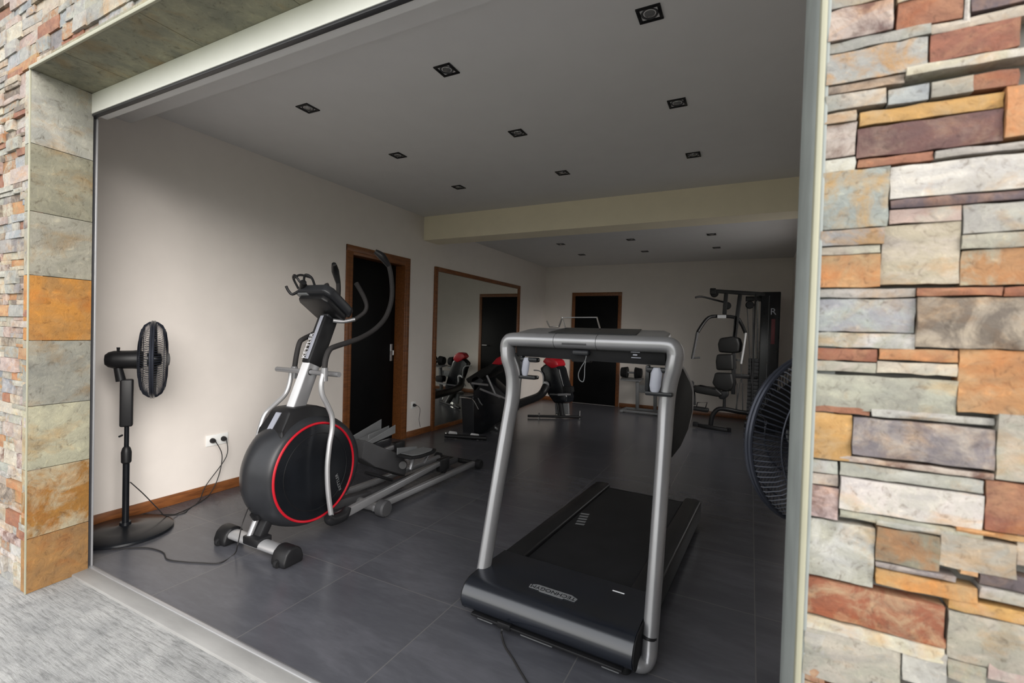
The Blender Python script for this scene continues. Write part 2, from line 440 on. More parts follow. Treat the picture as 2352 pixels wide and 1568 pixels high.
# baseboards
def base(name, a, b): struct(name, B(a, b, bev=0.003), M['wood'])
base('baseboard_left', (XL, YF+0.01, 0), (XL+0.014, 3.44, 0.075))
base('baseboard_left_2', (XL, 4.46, 0), (XL+0.014, 4.915, 0.075))
base('baseboard_left_3', (XL, 7.44, 0), (XL+0.014, YB-0.015, 0.075))
base('baseboard_back', (XL, YB-0.014, 0), (-3.10, YB, 0.075))
base('baseboard_back_2', (-2.12, YB-0.014, 0), (XR, YB, 0.075))
base('baseboard_right', (XR-0.014, YF+0.01, 0), (XR, YB-0.015, 0.075))

# door on the left wall: deep wooden lining, black leaf set back
m = MB()
t = 0.045
m.box((XL-0.17, DY0, 0), (XL+0.012, DY0+t, DH), 0.003); m.box((XL-0.17, DY1-t, 0), (XL+0.012, DY1, DH), 0.003)
m.box((XL-0.17, DY0+t, DH-t), (XL+0.012, DY1-t, DH), 0.003)
m.box((XL, DY0-0.045, 0), (XL+0.014, DY0+0.012, DH+0.05), 0.003); m.box((XL, DY1-0.012, 0), (XL+0.014, DY1+0.045, DH+0.05), 0.003)
m.box((XL, DY0-0.045, DH-0.012), (XL+0.0142, DY1+0.045, DH+0.05), 0.003)
d1 = struct('door_1', m, M['wood'])
part('door_leaf', B((XL-0.17, DY0+t, 0.005), (XL-0.13, DY1-t, DH-t), bev=0.003), M['blackdoor'], d1, 'black door leaf')
m = MB(); m.box((XL-0.13, DY1-t-0.075, 0.93), (XL-0.124, DY1-t-0.035, 1.13), 0.004)
hp = part('handle_plate', m, M['alu'], d1)
m = MB(); m.tube([(XL-0.124, DY1-t-0.055, 1.05), (XL-0.095, DY1-t-0.055, 1.05), (XL-0.09, DY1-t-0.062, 1.00)], 0.009)
part('door_handle', m, M['alu'], d1)
# door on the back wall
bx0, bx1 = -3.06, -2.16
m = MB()
m.box((bx0-0.03, YB-0.016, 0), (bx0+0.035, YB+0.05, 2.11), 0.003); m.box((bx1-0.035, YB-0.016, 0), (bx1+0.03, YB+0.05, 2.11), 0.003)
m.box((bx0-0.03, YB-0.0162, 2.045), (bx1+0.03, YB+0.05, 2.11), 0.003)
d2 = struct('door_2', m, M['wood'])
part('door_leaf', B((bx0+0.035, YB-0.008, 0.005), (bx1-0.035, YB+0.03, 2.046), bev=0.003), M['blackdoor'], d2, 'black door leaf')
m = MB(); m.tube([(bx1-0.09, YB-0.008, 1.03), (bx1-0.09, YB-0.055, 1.03), (bx1-0.2, YB-0.06, 1.03)], 0.009)
part('door_handle', m, M['alu'], d2)

# wall mirror
y0, y1, z0, z1 = 4.93, 7.42, 0.03, 2.13
mi = thing('wall_mirror', (XL, (y0+y1)/2, 0), 'large floor-length mirror in brown wooden frame on the left wall, past the door', 'mirror')
m = MB(); f = 0.055
m.box((XL, y0, 0), (XL+0.03, y0+f, z1), 0.004); m.box((XL, y1-f, 0), (XL+0.03, y1, z1), 0.004)
m.box((XL, y0+f, z1-f), (XL+0.03, y1-f, z1), 0.004); m.box((XL, y0+f, 0), (XL+0.03, y1-f, 0.05), 0.004)
part('frame', m, M['wood'], mi)
part('mirror_glass', B((XL+0.004, y0+f-0.002, 0.048), (XL+0.012, y1-f+0.002, z1-f+0.002)), M['mirror'], mi, 'reflecting pane')

# ------------------------------------------------------------------ stone cladding
PAL = {
 'grey': ((0.45, 0.445, 0.405), (0.56, 0.54, 0.48)), 'blue': ((0.38, 0.41, 0.44), (0.52, 0.52, 0.52)),
 'green': ((0.44, 0.42, 0.335), (0.55, 0.51, 0.405)), 'tan': ((0.56, 0.46, 0.34), (0.66, 0.58, 0.46)),
 'cream': ((0.66, 0.58, 0.45), (0.74, 0.69, 0.58)), 'white': ((0.78, 0.75, 0.69), (0.72, 0.66, 0.58)),
 'pink': ((0.58, 0.44, 0.38), (0.66, 0.56, 0.48)), 'orange': ((0.62, 0.27, 0.08), (0.62, 0.38, 0.16)),
 'yellow': ((0.68, 0.36, 0.07), (0.66, 0.42, 0.16)), 'rust': ((0.38, 0.13, 0.06), (0.50, 0.22, 0.10)),
 'maroon': ((0.20, 0.085, 0.075), (0.34, 0.19, 0.15)), 'brown': ((0.22, 0.16, 0.12), (0.50, 0.42, 0.31)),
 'ochre': ((0.40, 0.22, 0.08), (0.30, 0.27, 0.19)), 'purple': ((0.17, 0.12, 0.13), (0.34, 0.20, 0.14)),
 'greyorange': ((0.44, 0.45, 0.43), (0.62, 0.36, 0.14)), 'rustgreen': ((0.52, 0.24, 0.08), (0.48, 0.47, 0.38)),
 'mottle': ((0.27, 0.24, 0.24), (0.50, 0.44, 0.38)), 'pinkbrown': ((0.62, 0.50, 0.44), (0.24, 0.13, 0.10)),
 'redcream': ((0.42, 0.12, 0.04), (0.62, 0.40, 0.22)), 'speckle': ((0.50, 0.47, 0.41), (0.72, 0.68, 0.63)),
}
class Stones:
    def __init__(s): s.mb = MB(); s.bm = s.mb.bm; s.l1 = s.bm.loops.layers.float_color.new('tone_one'); s.l2 = s.bm.loops.layers.float_color.new('tone_two')
    def block(s, x0, x1, z0, z1, yf, yb, c1, c2, g=0.0006, rough=0.0016, n=None):
        """one split-faced stone: a gridded front with an uneven surface and chipped edges"""
        x0 += g; x1 -= g; z0 += g; z1 -= g
        W, H = x1-x0, z1-z0
        nx = max(2, min(10, int(W/0.018))) if n is None else n; nz = max(2, min(6, int(H/0.014))) if n is None else n
        tilt = random.uniform(-0.03, 0.03); tz = random.uniform(-0.05, 0.05)
        fr = [[None]*(nx+1) for _ in range(nz+1)]
        for j in range(nz+1):
            for i in range(nx+1):
                u, v = i/nx, j/nz
                edge = i in (0, nx) or j in (0, nz)
                dy = random.uniform(-rough, rough) + (0.0012 if edge else 0) + tilt*(u-0.5)*W + tz*(v-0.5)*H
                jx = random.uniform(-1, 1)*0.0009 if i in (0, nx) else random.uniform(-1, 1)*0.2*W/nx
                jz = random.uniform(-1, 1)*0.0010 if j in (0, nz) else random.uniform(-1, 1)*0.2*H/nz
                fr[j][i] = s.bm.verts.new((x0+u*W+jx, yf+dy, z0+v*H+jz))
        fs = []
        for j in range(nz):
            for i in range(nx):
                fs.append(s.bm.faces.new((fr[j][i], fr[j][i+1], fr[j+1][i+1], fr[j+1][i])))
        loop = [fr[0][i] for i in range(nx+1)]+[fr[j][nx] for j in range(1, nz+1)]+[fr[nz][i] for i in range(nx-1, -1, -1)]+[fr[j][0] for j in range(nz-1, 0, -1)]
        bk = [s.bm.verts.new((v.co.x, yb, v.co.z)) for v in loop]
        for i in range(len(loop)):
            j = (i+1) % len(loop); fs.append(s.bm.faces.new((loop[j], loop[i], bk[i], bk[j])))
        for f in fs:
            for l in f.loops: l[s.l1] = (*c1, 1); l[s.l2] = (*c2, 1)
    def done(s, name, mat, parent=None):
        me = D.meshes.new(name); s.bm.to_mesh(me); s.bm.free(); me.materials.append(mat)
        for p in me.polygons: p.use_smooth = True
        me.set_sharp_from_angle(angle=math.radians(30))
        o = D.objects.new(name, me); COL.objects.link(o)
        if parent: o.parent = parent
        else: o['kind'] = 'structure'
        return o
def vary(c, a=0.12):
    k = (1+random.uniform(-a, a))*0.56; g_ = sum(c)/3; c = tuple(x*0.84+g_*0.16 for x in c); return tuple(min(0.9, x*k*(1+random.uniform(-0.04, 0.04))) for x in c)
RB = [ # right-hand wall as photographed: px left, px right, row top, row bottom (read at the left edge), tone
 (1905,2058,-70,24,'grey'),(2063,2212,-60,4,'cream'),(1908,2052,27,98,'pinkbrown'),(2063,2214,5,68,'rust'),(2217,2233,-10,52,'white'),(2235,2352,-60,26,'purple'),
 (2068,2140,70,84,'cream'),(2142,2352,54,76,'cream'),(1906,2138,100,124,'grey'),(1905,2131,126,197,'greyorange'),(2138,2343,79,143,'rust'),(2080,2350,156,176,'cream'),
 (1904,2078,200,218,'brown'),(1903,2036,221,257,'grey'),(2039,2133,206,243,'blue'),(2139,2235,188,226,'green'),(2236,2344,171,207,'rust'),
 (1901,1968,262,286,'tan'),(1899,1968,288,362,'pinkbrown'),(1896,1966,366,396,'white'),(1974,2308,258,290,'yellow'),(1970,2304,294,362,'maroon'),
 (1970,2145,366,386,'rust'),(2147,2352,347,364,'grey'),(2312,2352,200,316,'orange'),(1893,2042,398,527,'greyorange'),(2046,2352,383,457,'white'),
 (2046,2352,459,480,'purple'),(2045,2213,481,514,'pink'),(2215,2352,470,536,'grey'),(2211,2352,538,572,'green'),
 (1888,2032,530,566,'greyorange'),(1888,2024,568,586,'tan'),(1888,2024,587,661,'orange'),(2027,2208,517,654,'tan'),(2210,2352,574,655,'rustgreen'),
 (1887,2104,664,684,'grey'),(2107,2304,660,680,'rust'),(2307,2352,658,680,'rust'),(1883,2104,686,760,'blue'),(2107,2352,683,797,'brown'),(1885,2104,762,796,'speckle'),
 (1889,2018,798,826,'rust'),(2020,2204,798,826,'orange'),(1886,2013,828,851,'green'),(2016,2202,829,856,'cream'),(1884,2202,857,936,'green'),(2205,2352,800,946,'orange'),
 (1881,2000,930,945,'rust'),(2002,2290,938,956,'grey'),(1877,1958,947,1052,'yellow'),(1960,2288,957,1043,'mottle'),(2291,2352,948,1100,'green'),(1930,2286,1045,1059,'pinkbrown'),
 (1872,1926,1055,1083,'grey'),(1872,1926,1085,1112,'pink'),(1871,1926,1114,1186,'pinkbrown'),(1930,2262,1062,1091,'grey'),(1930,2262,1093,1168,'white'),(1930,2262,1170,1188,'green'),
 (2266,2352,1102,1218,'rust'),(1869,2010,1190,1322,'speckle'),(2014,2190,1192,1206,'grey'),(2014,2160,1208,1287,'ochre'),(2162,2340,1222,1300,'green'),(2195,2352,1207,1220,'orange'),(2342,2352,1222,1300,'grey'),
 (2012,2200,1289,1303,'mottle'),(2012,2250,1305,1340,'yellow'),(2205,2250,1302,1318,'orange'),(2253,2352,1310,1345,'purple'),(2253,2352,1347,1375,'speckle'),
 (1866,2174,1326,1412,'redcream'),(1863,2174,1414,1446,'cream'),(2180,2352,1372,1400,'yellow'),(2180,2352,1402,1512,'green'),
 (1858,1895,1448,1512,'grey'),(1898,2072,1450,1562,'green'),(2075,2176,1448,1476,'redcream'),(2075,2176,1478,1560,'grey'),(1856,1895,1514,1562,'redcream'),
 (2180,2270,1514,1560,'green'),(2273,2352,1514,1560,'pink'),(1854,2000,1564,1625,'redcream'),(2003,2352,1562,1625,'grey'),
]
st = Stones()
zmax = zmin = None
for (a, b, t_, bo, tone) in RB:
    p1 = onY(a, t_, YO); p2 = onY(a, bo, YO); p3 = onY(b, (t_+bo)/2, YO)
    x0, x1 = max(p1.x, 0.0985), p3.x
    if a < 1912: x0 = 0.0985
    if b >= 2350: x1 = 0.43
    c1, c2 = PAL[tone]
    dd = random.uniform(-0.0028, 0.0028)
    st.block(x0, x1, p2.z, p1.z, YO+dd, YO+0.045, vary(c1, 0.05), vary(c2, 0.05))
def fill(st, x0, x1, z0, z1, hmin=0.028, hmax=0.062, wmin=0.07, wmax=0.24, tones=None, n=None, dep=0.012):
    z = z0
    while z < z1-0.004:
        h = random.uniform(hmin, hmax); h = min(h, z1-z)
        if z1-z-h < 0.02: h = z1-z
        x = x0
        while x < x1-0.004:
            wd = random.uniform(wmin, wmax); wd = min(wd, x1-x)
            if x1-x-wd < 0.03: wd = x1-x
            c1, c2 = PAL[random.choice(tones)]
            if h > 0.045 and random.random() < 0.35:
                k = random.uniform(0.35, 0.65)*h
                for (q0, q1) in ((z, z+k), (z+k, z+h)):
                    c1, c2 = PAL[random.choice(tones)]
                    st.block(x, x+wd, q0, q1, YO+random.uniform(-dep, dep), YO+0.045, vary(c1), vary(c2), n=n)
            else:
                st.block(x, x+wd, z, z+h, YO+random.uniform(-dep, dep), YO+0.045, vary(c1), vary(c2), n=n)
            x += wd
        z += h
TR = ['grey', 'grey', 'green', 'blue', 'tan', 'cream', 'white', 'orange', 'rust', 'maroon', 'brown', 'greyorange', 'rustgreen', 'speckle', 'pink', 'mottle']
zt = onY(1905, -70, YO).z; zb = onY(1860, 1625, YO).z
fill(st, 0.0985, 0.43, zt, 2.49, tones=TR, n=3); fill(st, 0.0985, 0.43, -0.012, zb, tones=TR, n=3)
fill(st, 0.43, 2.2, -0.012, 2.49, tones=TR, n=3)
st.done('wall_front_stone_right', M['stone'])
TL = ['grey', 'grey', 'grey', 'blue', 'cream', 'tan', 'pink', 'tan', 'orange', 'speckle', 'green', 'rust', 'mottle', 'brown', 'pink', 'greyorange', 'pinkbrown', 'rustgreen', 'tan']
st = Stones()
fill(st, -4.3, -3.045, -0.012, 2.478, hmin=0.034, hmax=0.075, wmin=0.06, wmax=0.20, tones=TL, n=3, dep=0.009)
st.done('wall_front_stone_left', M['stone'])
st = Stones()
fill(st, -4.3, 2.2, 2.478, 3.75, hmin=0.035, hmax=0.08, wmin=0.07, wmax=0.22, tones=TL, n=3, dep=0.009)
st.done('wall_front_stone_top', M['stone'])

# left reveal: big slate slabs, from the photo's joints
joints = [172, 328, 484, 631, 782, 933, 1080, 1236, 1353]
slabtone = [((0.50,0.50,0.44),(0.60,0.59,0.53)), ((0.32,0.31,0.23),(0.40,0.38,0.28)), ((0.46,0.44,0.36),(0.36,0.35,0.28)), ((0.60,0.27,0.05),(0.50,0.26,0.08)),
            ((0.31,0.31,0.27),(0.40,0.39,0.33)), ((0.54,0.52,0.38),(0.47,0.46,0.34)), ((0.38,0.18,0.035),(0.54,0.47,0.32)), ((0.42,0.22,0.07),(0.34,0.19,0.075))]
jb = MB(); bm = jb.bm; l1 = bm.loops.layers.float_color.new('tone_one'); l2 = bm.loops.layers.float_color.new('tone_two')
zj = [onX(75, j, -3.035).z for j in joints]; zj[0] = ZS; zj[-1] = -0.012
for i in range(len(zj)-1):
    za, zb_ = zj[i]-0.0015, zj[i+1]+0.0015
    ny, nz = 8, 8; g = [[None]*(ny+1) for _ in range(nz+1)]
    for j in range(nz+1):
        for k in range(ny+1):
            u, v = k/ny, j/nz
            e_ = 0.002 if (j in (0, nz) or k in (0, ny)) else random.uniform(-0.0015, 0.0015)
            g[j][k] = bm.verts.new((-3.036-0.026*u-e_, YO-0.004+u*(1.187-YO), zb_+v*(za-zb_)))
    fs = [bm.faces.new((g[j][k], g[j][k+1], g[j+1][k+1], g[j+1][k])) for j in range(nz) for k in range(ny)]
    lp = [g[0][k] for k in range(ny+1)]+[g[j][ny] for j in range(1, nz+1)]+[g[nz][k] for k in range(ny-1, -1, -1)]+[g[j][0] for j in range(nz-1, 0, -1)]
    bk = [bm.verts.new((-3.10, v.co.y, v.co.z)) for v in lp]
    for q in range(len(lp)):
        fs.append(bm.faces.new((lp[(q+1) % len(lp)], lp[q], bk[q], bk[(q+1) % len(lp)])))
    for f_ in fs:
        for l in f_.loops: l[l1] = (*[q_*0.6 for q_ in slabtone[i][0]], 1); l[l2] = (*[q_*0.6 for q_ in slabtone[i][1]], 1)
st = Stones(); st.bm.free(); st.bm = bm; st.done('trim_7', M['slab'])
# soffit slabs
sb = MB(); bm = sb.bm; l1 = bm.loops.layers.float_color.new('tone_one'); l2 = bm.loops.layers.float_color.new('tone_two')
xs = [-3.06, -2.72, -2.10, -1.50, -0.9, -0.3, 0.11]
for i in range(len(xs)-1):
    nx, ny = 10, 5; a, b = xs[i]+0.0015, xs[i+1]-0.0015
    g = [[bm.verts.new((a+(b-a)*k/nx, YO-0.004+(1.182-YO)*j/ny, ZS-(0.0 if (k in (0, nx) or j in (0, ny)) else random.uniform(-0.001, 0.002)))) for k in range(nx+1)] for j in range(ny+1)]
    fs = [bm.faces.new((g[j][k], g[j+1][k], g[j+1][k+1], g[j][k+1])) for j in range(ny) for k in range(nx)]
    lp = [g[0][k] for k in range(nx+1)]+[g[j][nx] for j in range(1, ny+1)]+[g[ny][k] for k in range(nx-1, -1, -1)]+[g[j][0] for j in range(ny-1, 0, -1)]
    bk = [bm.verts.new((v.co.x, v.co.y, ZS+0.03)) for v in lp]
    for q in range(len(lp)):
        fs.append(bm.faces.new((lp[(q+1) % len(lp)], lp[q], bk[q], bk[(q+1) % len(lp)])))
    c1, c2 = random.choice([((0.34,0.33,0.24),(0.24,0.24,0.18)), ((0.28,0.28,0.21),(0.36,0.35,0.25))])
    for f_ in fs:
        for l in f_.loops: l[l1] = (*[q_*0.75 for q_ in c1], 1); l[l2] = (*[q_*0.75 for q_ in c2], 1)
st = Stones(); st.bm.free(); st.bm = bm; st.done('trim_8', M['slab'])
# cream metal corner beads
struct('trim_9', B((-3.044, YO-0.010, -0.012), (-3.037, YO-0.003, ZS+0.006), bev=0.002), M['trimcream'])
struct('trim_10', B((-3.044, YO-0.012, ZS-0.004), (XO1+0.015, YO-0.002, ZS+0.011), bev=0.002), M['trimcream'])
# right reveal: rendered grey side with a cream bead at the corner
m = MB()
pts = [(0.0835, YF), (0.0835, 1.10), (0.0855, 1.0), (0.090, 0.958), (0.13, 0.958), (0.13, YF)]
m.prism([(x, y, -0.012) for x, y in pts], (0, 0, 2.485), 0.001)
struct('trim_11', m, M['trimgrey'])
m = MB(); m.box((0.0875, YO-0.006, -0.012), (0.0965, YO+0.022, 2.475), 0.002); 
struct('trim_12', m, M['trimcream'])
m = MB(); m.box((0.0965, YO-0.001, -0.012), (0.102, YO+0.02, 2.475), 0.001)
struct('trim_13', m, M['trimgrey'])

# ------------------------------------------------------------------ recessed ceiling lights
def downlight(x, y, z, label, group, src=None):
    if src: o = copy_tree(src); o.location = (x, y, z); o['label'] = label; return o
    o = thing('downlight', (x, y, z), label, 'ceiling light', group)
    m = MB(); s, q = 0.052, 0.038
    for a, b in (((-s, -s), (s, -q)), ((-s, q), (s, s)), ((-s, -q), (-q, q)), ((q, -q), (s, q))):
        m.box((a[0], a[1], -0.006), (b[0], b[1], 0.002), 0.001)
    part('frame', m, M['blackplastic'], o, local=True)
    m = MB(); m.lathe([(0.0375, -0.001), (0.036, -0.004), (0.026, 0.0005), (0.022, 0.0005)], (0, 0, 0), n=28, capa=False, capb=False)
    m.box((-0.039, -0.039, 0.0003), (0.039, 0.039, 0.001))
    part('reflector', m, M['darkgrey'], o, local=True)
    m = MB(); m.lathe([(0.0235, 0.0005), (0.022, -0.003), (0.012, -0.0055), (0.004, -0.006)], (0, 0, 0), n=24)
    part('bulb', m, M['lamp'], o, 'unlit grey lamp', local=True)
    return o
first = None
col_n = ['nearest the left wall', 'in the middle column', 'in the right column']; row_n = ['in the row nearest the opening', 'in the second row', 'in the row nearest the beam']
for j, y in enumerate((2.10, 2.965, 3.85)):
    for i, x in enumerate((-2.59, -1.51, -0.44)):
        o = downlight(x, y, ZC, 'square black recessed downlight %s, %s' % (col_n[i], row_n[j]), 'front room downlights', first)
        first = first or o
        o['group'] = 'front room downlights'
rown2 = ['front row behind the beam', 'rear row near the back wall']
for j, y in enumerate((6.43, 7.385)):
    for i, x in enumerate((-2.515, -1.50, -0.483)):
        o = downlight(x, y, ZC2, 'small recessed downlight beyond the beam, %s, %s' % (rown2[j], col_n[i]), 'rear room downlights', first)
        o['group'] = 'rear room downlights'

# ------------------------------------------------------------------ sockets and cords
def socket(y, z, n, label):
    o = thing('wall_socket', (XL, y, z), label, 'socket')
    m = MB(); m.box((XL, y-0.042*n, z-0.042), (XL+0.010, y+0.042*n, z+0.042), 0.003)
    for k in range(n): m.ring((XL+0.0105, y-0.042*(n-1)+0.084*k, z), (1, 0, 0), 0.021, 0.0015, 24)
    part('plate', m, M['white'], o)
    return o
socket(2.20, 0.412, 2, 'white double wall socket between standing fan and cross trainer')
socket(4.57, 0.385, 1, 'white wall socket between the side door and the mirror')
def cord(label, pts, r=0.0032, plug=None, name='power_cord'):
    o = thing(name, pts[0], label, 'cord')
    m = MB(); m.tube(pts, r, 7, smooth=6)
    part('cable', m, M['cord'], o)
    if plug:
        p = Vector(plug); m = MB(); m.lathe([(0.019, 0.0), (0.019, 0.014), (0.013, 0.03), (0.006, 0.042)], p, (1, 0, 0), 16)
        part('plug', m, M['blackplastic'], o)
    return o
pl1 = (XL+0.0125, 2.158, 0.412); pl2 = (XL+0.0125, 2.242, 0.412)
cord('thin black cord hanging from the left plug, running along floor to standing fan',
     [(XL+0.055, 2.158, 0.412), (XL+0.07, 2.20, 0.30), (XL+0.05, 2.19, 0.14), (XL+0.06, 2.12, 0.02), (XL+0.13, 2.0, 0.004), (XL+0.2, 1.86, 0.004), (XL+0.27, 1.72, 0.03), (XL+0.29, 1.66, 0.10), (XL+0.28, 1.58, 0.22), (XL+0.265, 1.515, 0.31)], plug=pl1)
cord('thin black cord hanging from the right plug, trailing behind the fan base',
     [(XL+0.055, 2.242, 0.412), (XL+0.075, 2.23, 0.28), (XL+0.045, 2.10, 0.09), (XL+0.10, 2.02, 0.006), (XL+0.19, 1.9, 0.004), (XL+0.24, 1.83, 0.004), (XL+0.14, 1.75, 0.004), (XL+0.03, 1.70, 0.004)], plug=pl2)
zc = 0.004
cord('thin dark cord looping over the floor from cross trainer to under the standing fan',
     [onX(572, 1162, -2.50), onX(556, 1205, -2.56), onZ(546, 1250, 0.09)] + [onZ(px, py, zc) for px, py in ((538, 1272), (505, 1292), (460, 1292), (425, 1290), (385, 1284), (374, 1268), (340, 1258), (290, 1259), (255, 1262))])
cord('black power cord curving over floor tiles from front of the treadmill',
     [onZ(1153, 1446, 0.05), onZ(1152, 1455, 0.015)] + [onZ(px, py, 0.0045) for px, py in ((1160, 1484), (1178, 1512), (1193, 1538), (1210, 1566), (1228, 1600))], r=0.0042)
cord('thin pale cord hanging below the socket beside the mirror',
     [(XL+0.03, 4.60, 0.385), (XL+0.04, 4.66, 0.33), (XL+0.03, 4.66, 0.2), (XL+0.035, 4.68, 0.10)], r=0.0025, plug=(XL+0.0125, 4.57, 0.385))

# ------------------------------------------------------------------ standing fans
def fan(loc, yaw, h, R, label, tiltz=0.0, detail=1, basex=0.0):
    o = thing('standing_fan', loc, label, 'fan', rot=(0, 0, yaw))
    L = dict(parent=o, local=True); HO = 0.125
    m = MB(); m.lathe([(0.237, 0.0), (0.245, 0.006), (0.243, 0.018), (0.225, 0.028), (0.13, 0.036), (0.05, 0.044), (0.03, 0.052), (0.028, 0.07)], (0, 0, 0), n=56)
    part('base', m, M['satinblack'], **L)
    m = MB(); m.lathe([(0.0175, 0.05), (0.0175, 0.52)], (0, 0, 0), n=20); m.lathe([(0.0125, 0.5), (0.0125, h-0.3)], (0, 0, 0), n=20)
    part('pole', m, M['satinblack'], **L)
    m = MB(); m.lathe([(0.018, 0.43), (0.026, 0.44), (0.027, 0.50), (0.021, 0.525), (0.014, 0.535)], (0, 0, 0), n=20)
    part('height_collar', m, M['blackplastic'], **L)
    m = MB(); m.box((-0.03, -0.034, h-0.41), (0.03, 0.03, h-0.12), 0.010, 3)
    m.tube([(0, -0.03, h-0.13), (0, -0.045, h-0.05)], [0.026, 0.022], 14)
    cb = part('control_box', m, M['blackplastic'], **L)
    m = MB(); m.tube([(0.02, -0.02, h-0.46), (0.055, -0.03, h-0.46)], 0.006, 8)
    part('knob', m, M['blackplastic'], **L)
    m = MB(); m.lathe([(0.010, -0.235), (0.03, -0.232), (0.046, -0.215), (0.054, -0.19), (0.056, -0.10), (0.060, -0.065), (0.050, -0.05)], (0, HO, h), (0, 1, 0), 28)
    part('motor_housing', m, M['blackplastic'], **L)
    m = MB(); m.tube([(0, -0.17+HO, h+0.05), (0, -0.17+HO, h+0.075)], [0.007, 0.009], 8)
    part('swing_knob', m, M['blackplastic'], **L)
    # grilles
    def dome(sgn, depth, n_w, name):
        m = MB()
        for k in range(n_w):
            a = 2*PI*k/n_w; c_, s_ = math.cos(a), math.sin(a); pts = []
            for (r, d) in ((0.16, 1.0), (0.45, 0.97), (0.72, 0.86), (0.90, 0.62), (0.985, 0.28), (1.0, 0.0)):
                tw = a + 0.10*(1-r)
                pts.append((math.cos(tw)*r*R, HO+sgn*depth*d, h+math.sin(tw)*r*R))
            m.tube(pts, 0.0016, 4, caps=False)
        for r, d in ((0.16, 1.0), (0.50, 0.96), (0.80, 0.79)): m.ring((0, HO+sgn*depth*d, h), (0, 1, 0), R*r, 0.0021, 56, 5)
        m.ring((0, HO+sgn*0.006, h), (0, 1, 0), R, 0.0065, 64, 8)
        return part(name, m, M['wire'], **L)
    dome(1, 0.075, 96, 'front_grille'); dome(-1, 0.075, 96, 'rear_grille')
    m = MB(); m.lathe([(0.012, 0.086), (0.036, 0.082), (0.042, 0.074), (0.042, 0.068)], (0, HO, h), (0, 1, 0), 28)
    part('grille_badge', m, M['midgrey'], label='round grey badge at grille centre', **L)
    m = MB(); m.lathe([(0.044, -0.03), (0.046, 0.02), (0.036, 0.04), (0.012, 0.046)], (0, HO, h), (0, 1, 0), 24)
    part('hub', m, M['satinblack'], **L)
    for b in range(3):
        m = MB(); nn = 8; a0 = 2*PI*b/3+0.4
        top, bot = [], []
        for i in range(nn+1):
            r = 0.04+(R*0.86-0.04)*i/nn; wdt = 0.30+0.55*math.sin(PI*min(1, (i/nn)*0.75+0.12))
            pitch = 0.022*(1-0.3*i/nn)
            for lst, off in ((top, 0.0012), (bot, -0.0012)):
                row = []
                for q in range(5):
                    a = a0+(q/4-0.5)*wdt; row.append(m.bm.verts.new((math.cos(a)*r, HO+(q/4-0.5)*2*pitch+off, h+math.sin(a)*r)))
                lst.append(row)
        for i in range(nn):
            for q in range(4):
                m.bm.faces.new((top[i][q], top[i][q+1], top[i+1][q+1], top[i+1][q])); m.bm.faces.new((bot[i][q], bot[i+1][q], bot[i+1][q+1], bot[i][q+1]))
            m.bm.faces.new((top[i][0], top[i+1][0], bot[i+1][0], bot[i][0])); m.bm.faces.new((top[i][4], bot[i][4], bot[i+1][4], top[i+1][4]))
        m.bm.faces.new([v for v in top[nn]]+[v for v in bot[nn][::-1]])
        part('blade', m, M['blackplastic'], **L)
    return o
fan((-3.40, 1.495, 0), math.radians(-28), 1.07, 0.238, 'black standing fan on round base near the left wall, left of the cross trainer')
fan((0.265, 1.462, 0), math.radians(42), 1.03, 0.238, 'black standing fan half hidden behind the right stone pillar')
# ------------------------------------------------------------------ cross trainer (elliptical)
cx0, hw = -2.50, 0.225
ET = thing('cross_trainer', (-2.5, 2.4, 0), 'black and silver cross trainer with red ring on its round cover, near the left wall', 'cross trainer')
def lv(px, py, s): return onX(px, py, cx0+s*hw)
# front foot with two big end caps
m = MB(); m.tube([(-2.735, 1.735, 0.058), (-2.245, 1.735, 0.058)], 0.042, 18, flat=((0, 0, 1), 0.66))
ff = part('front_foot', m, M['alu'], ET)
for x0, x1 in ((-2.80, -2.695), (-2.285, -2.175)):
    m = MB(); xc = (x0+x1)/2; hl = (x1-x0)/2
    pr = [(-0.062, 0.0), (-0.066, 0.03), (-0.05, 0.075), (-0.02, 0.100), (0.02, 0.100), (0.05, 0.080), (0.066, 0.035), (0.062, 0.0)]
    m.prism([(x0, 1.735+a, 0.001+b) for a, b in pr], (x1-x0, 0, 0), 0.014, 3)
    part('end_cap', m, M['blackplastic'], ff, 'rounded black foot cap')
    m = MB(); m.lathe([(0.018, -0.012), (0.022, -0.006), (0.022, 0.006), (0.018, 0.012)], (xc, 1.672, 0.024), (1, 0, 0), 18)
    part('transport_wheel', m, M['rubber'], ff)
m = MB(); m.box((-2.555, 1.69, 0.05), (-2.425, 1.785, 0.098), 0.008, 2)
part('foot_bracket', m, M['blackplastic'], ET)
m = MB(); m.bar((-2.50, 1.748, 0.08), (-2.50, 1.835, 0.235), 0.05, 0.085, up=(1, 0, 0), bev=0.01)
part('front_strut', m, M['blackplastic'], ET)
m = MB(); m.tube([(-2.53, 1.715, 0.09), (-2.53, 1.785, 0.235)], 0.017, 14)
part('strut_cover', m, M['silver'], ET)
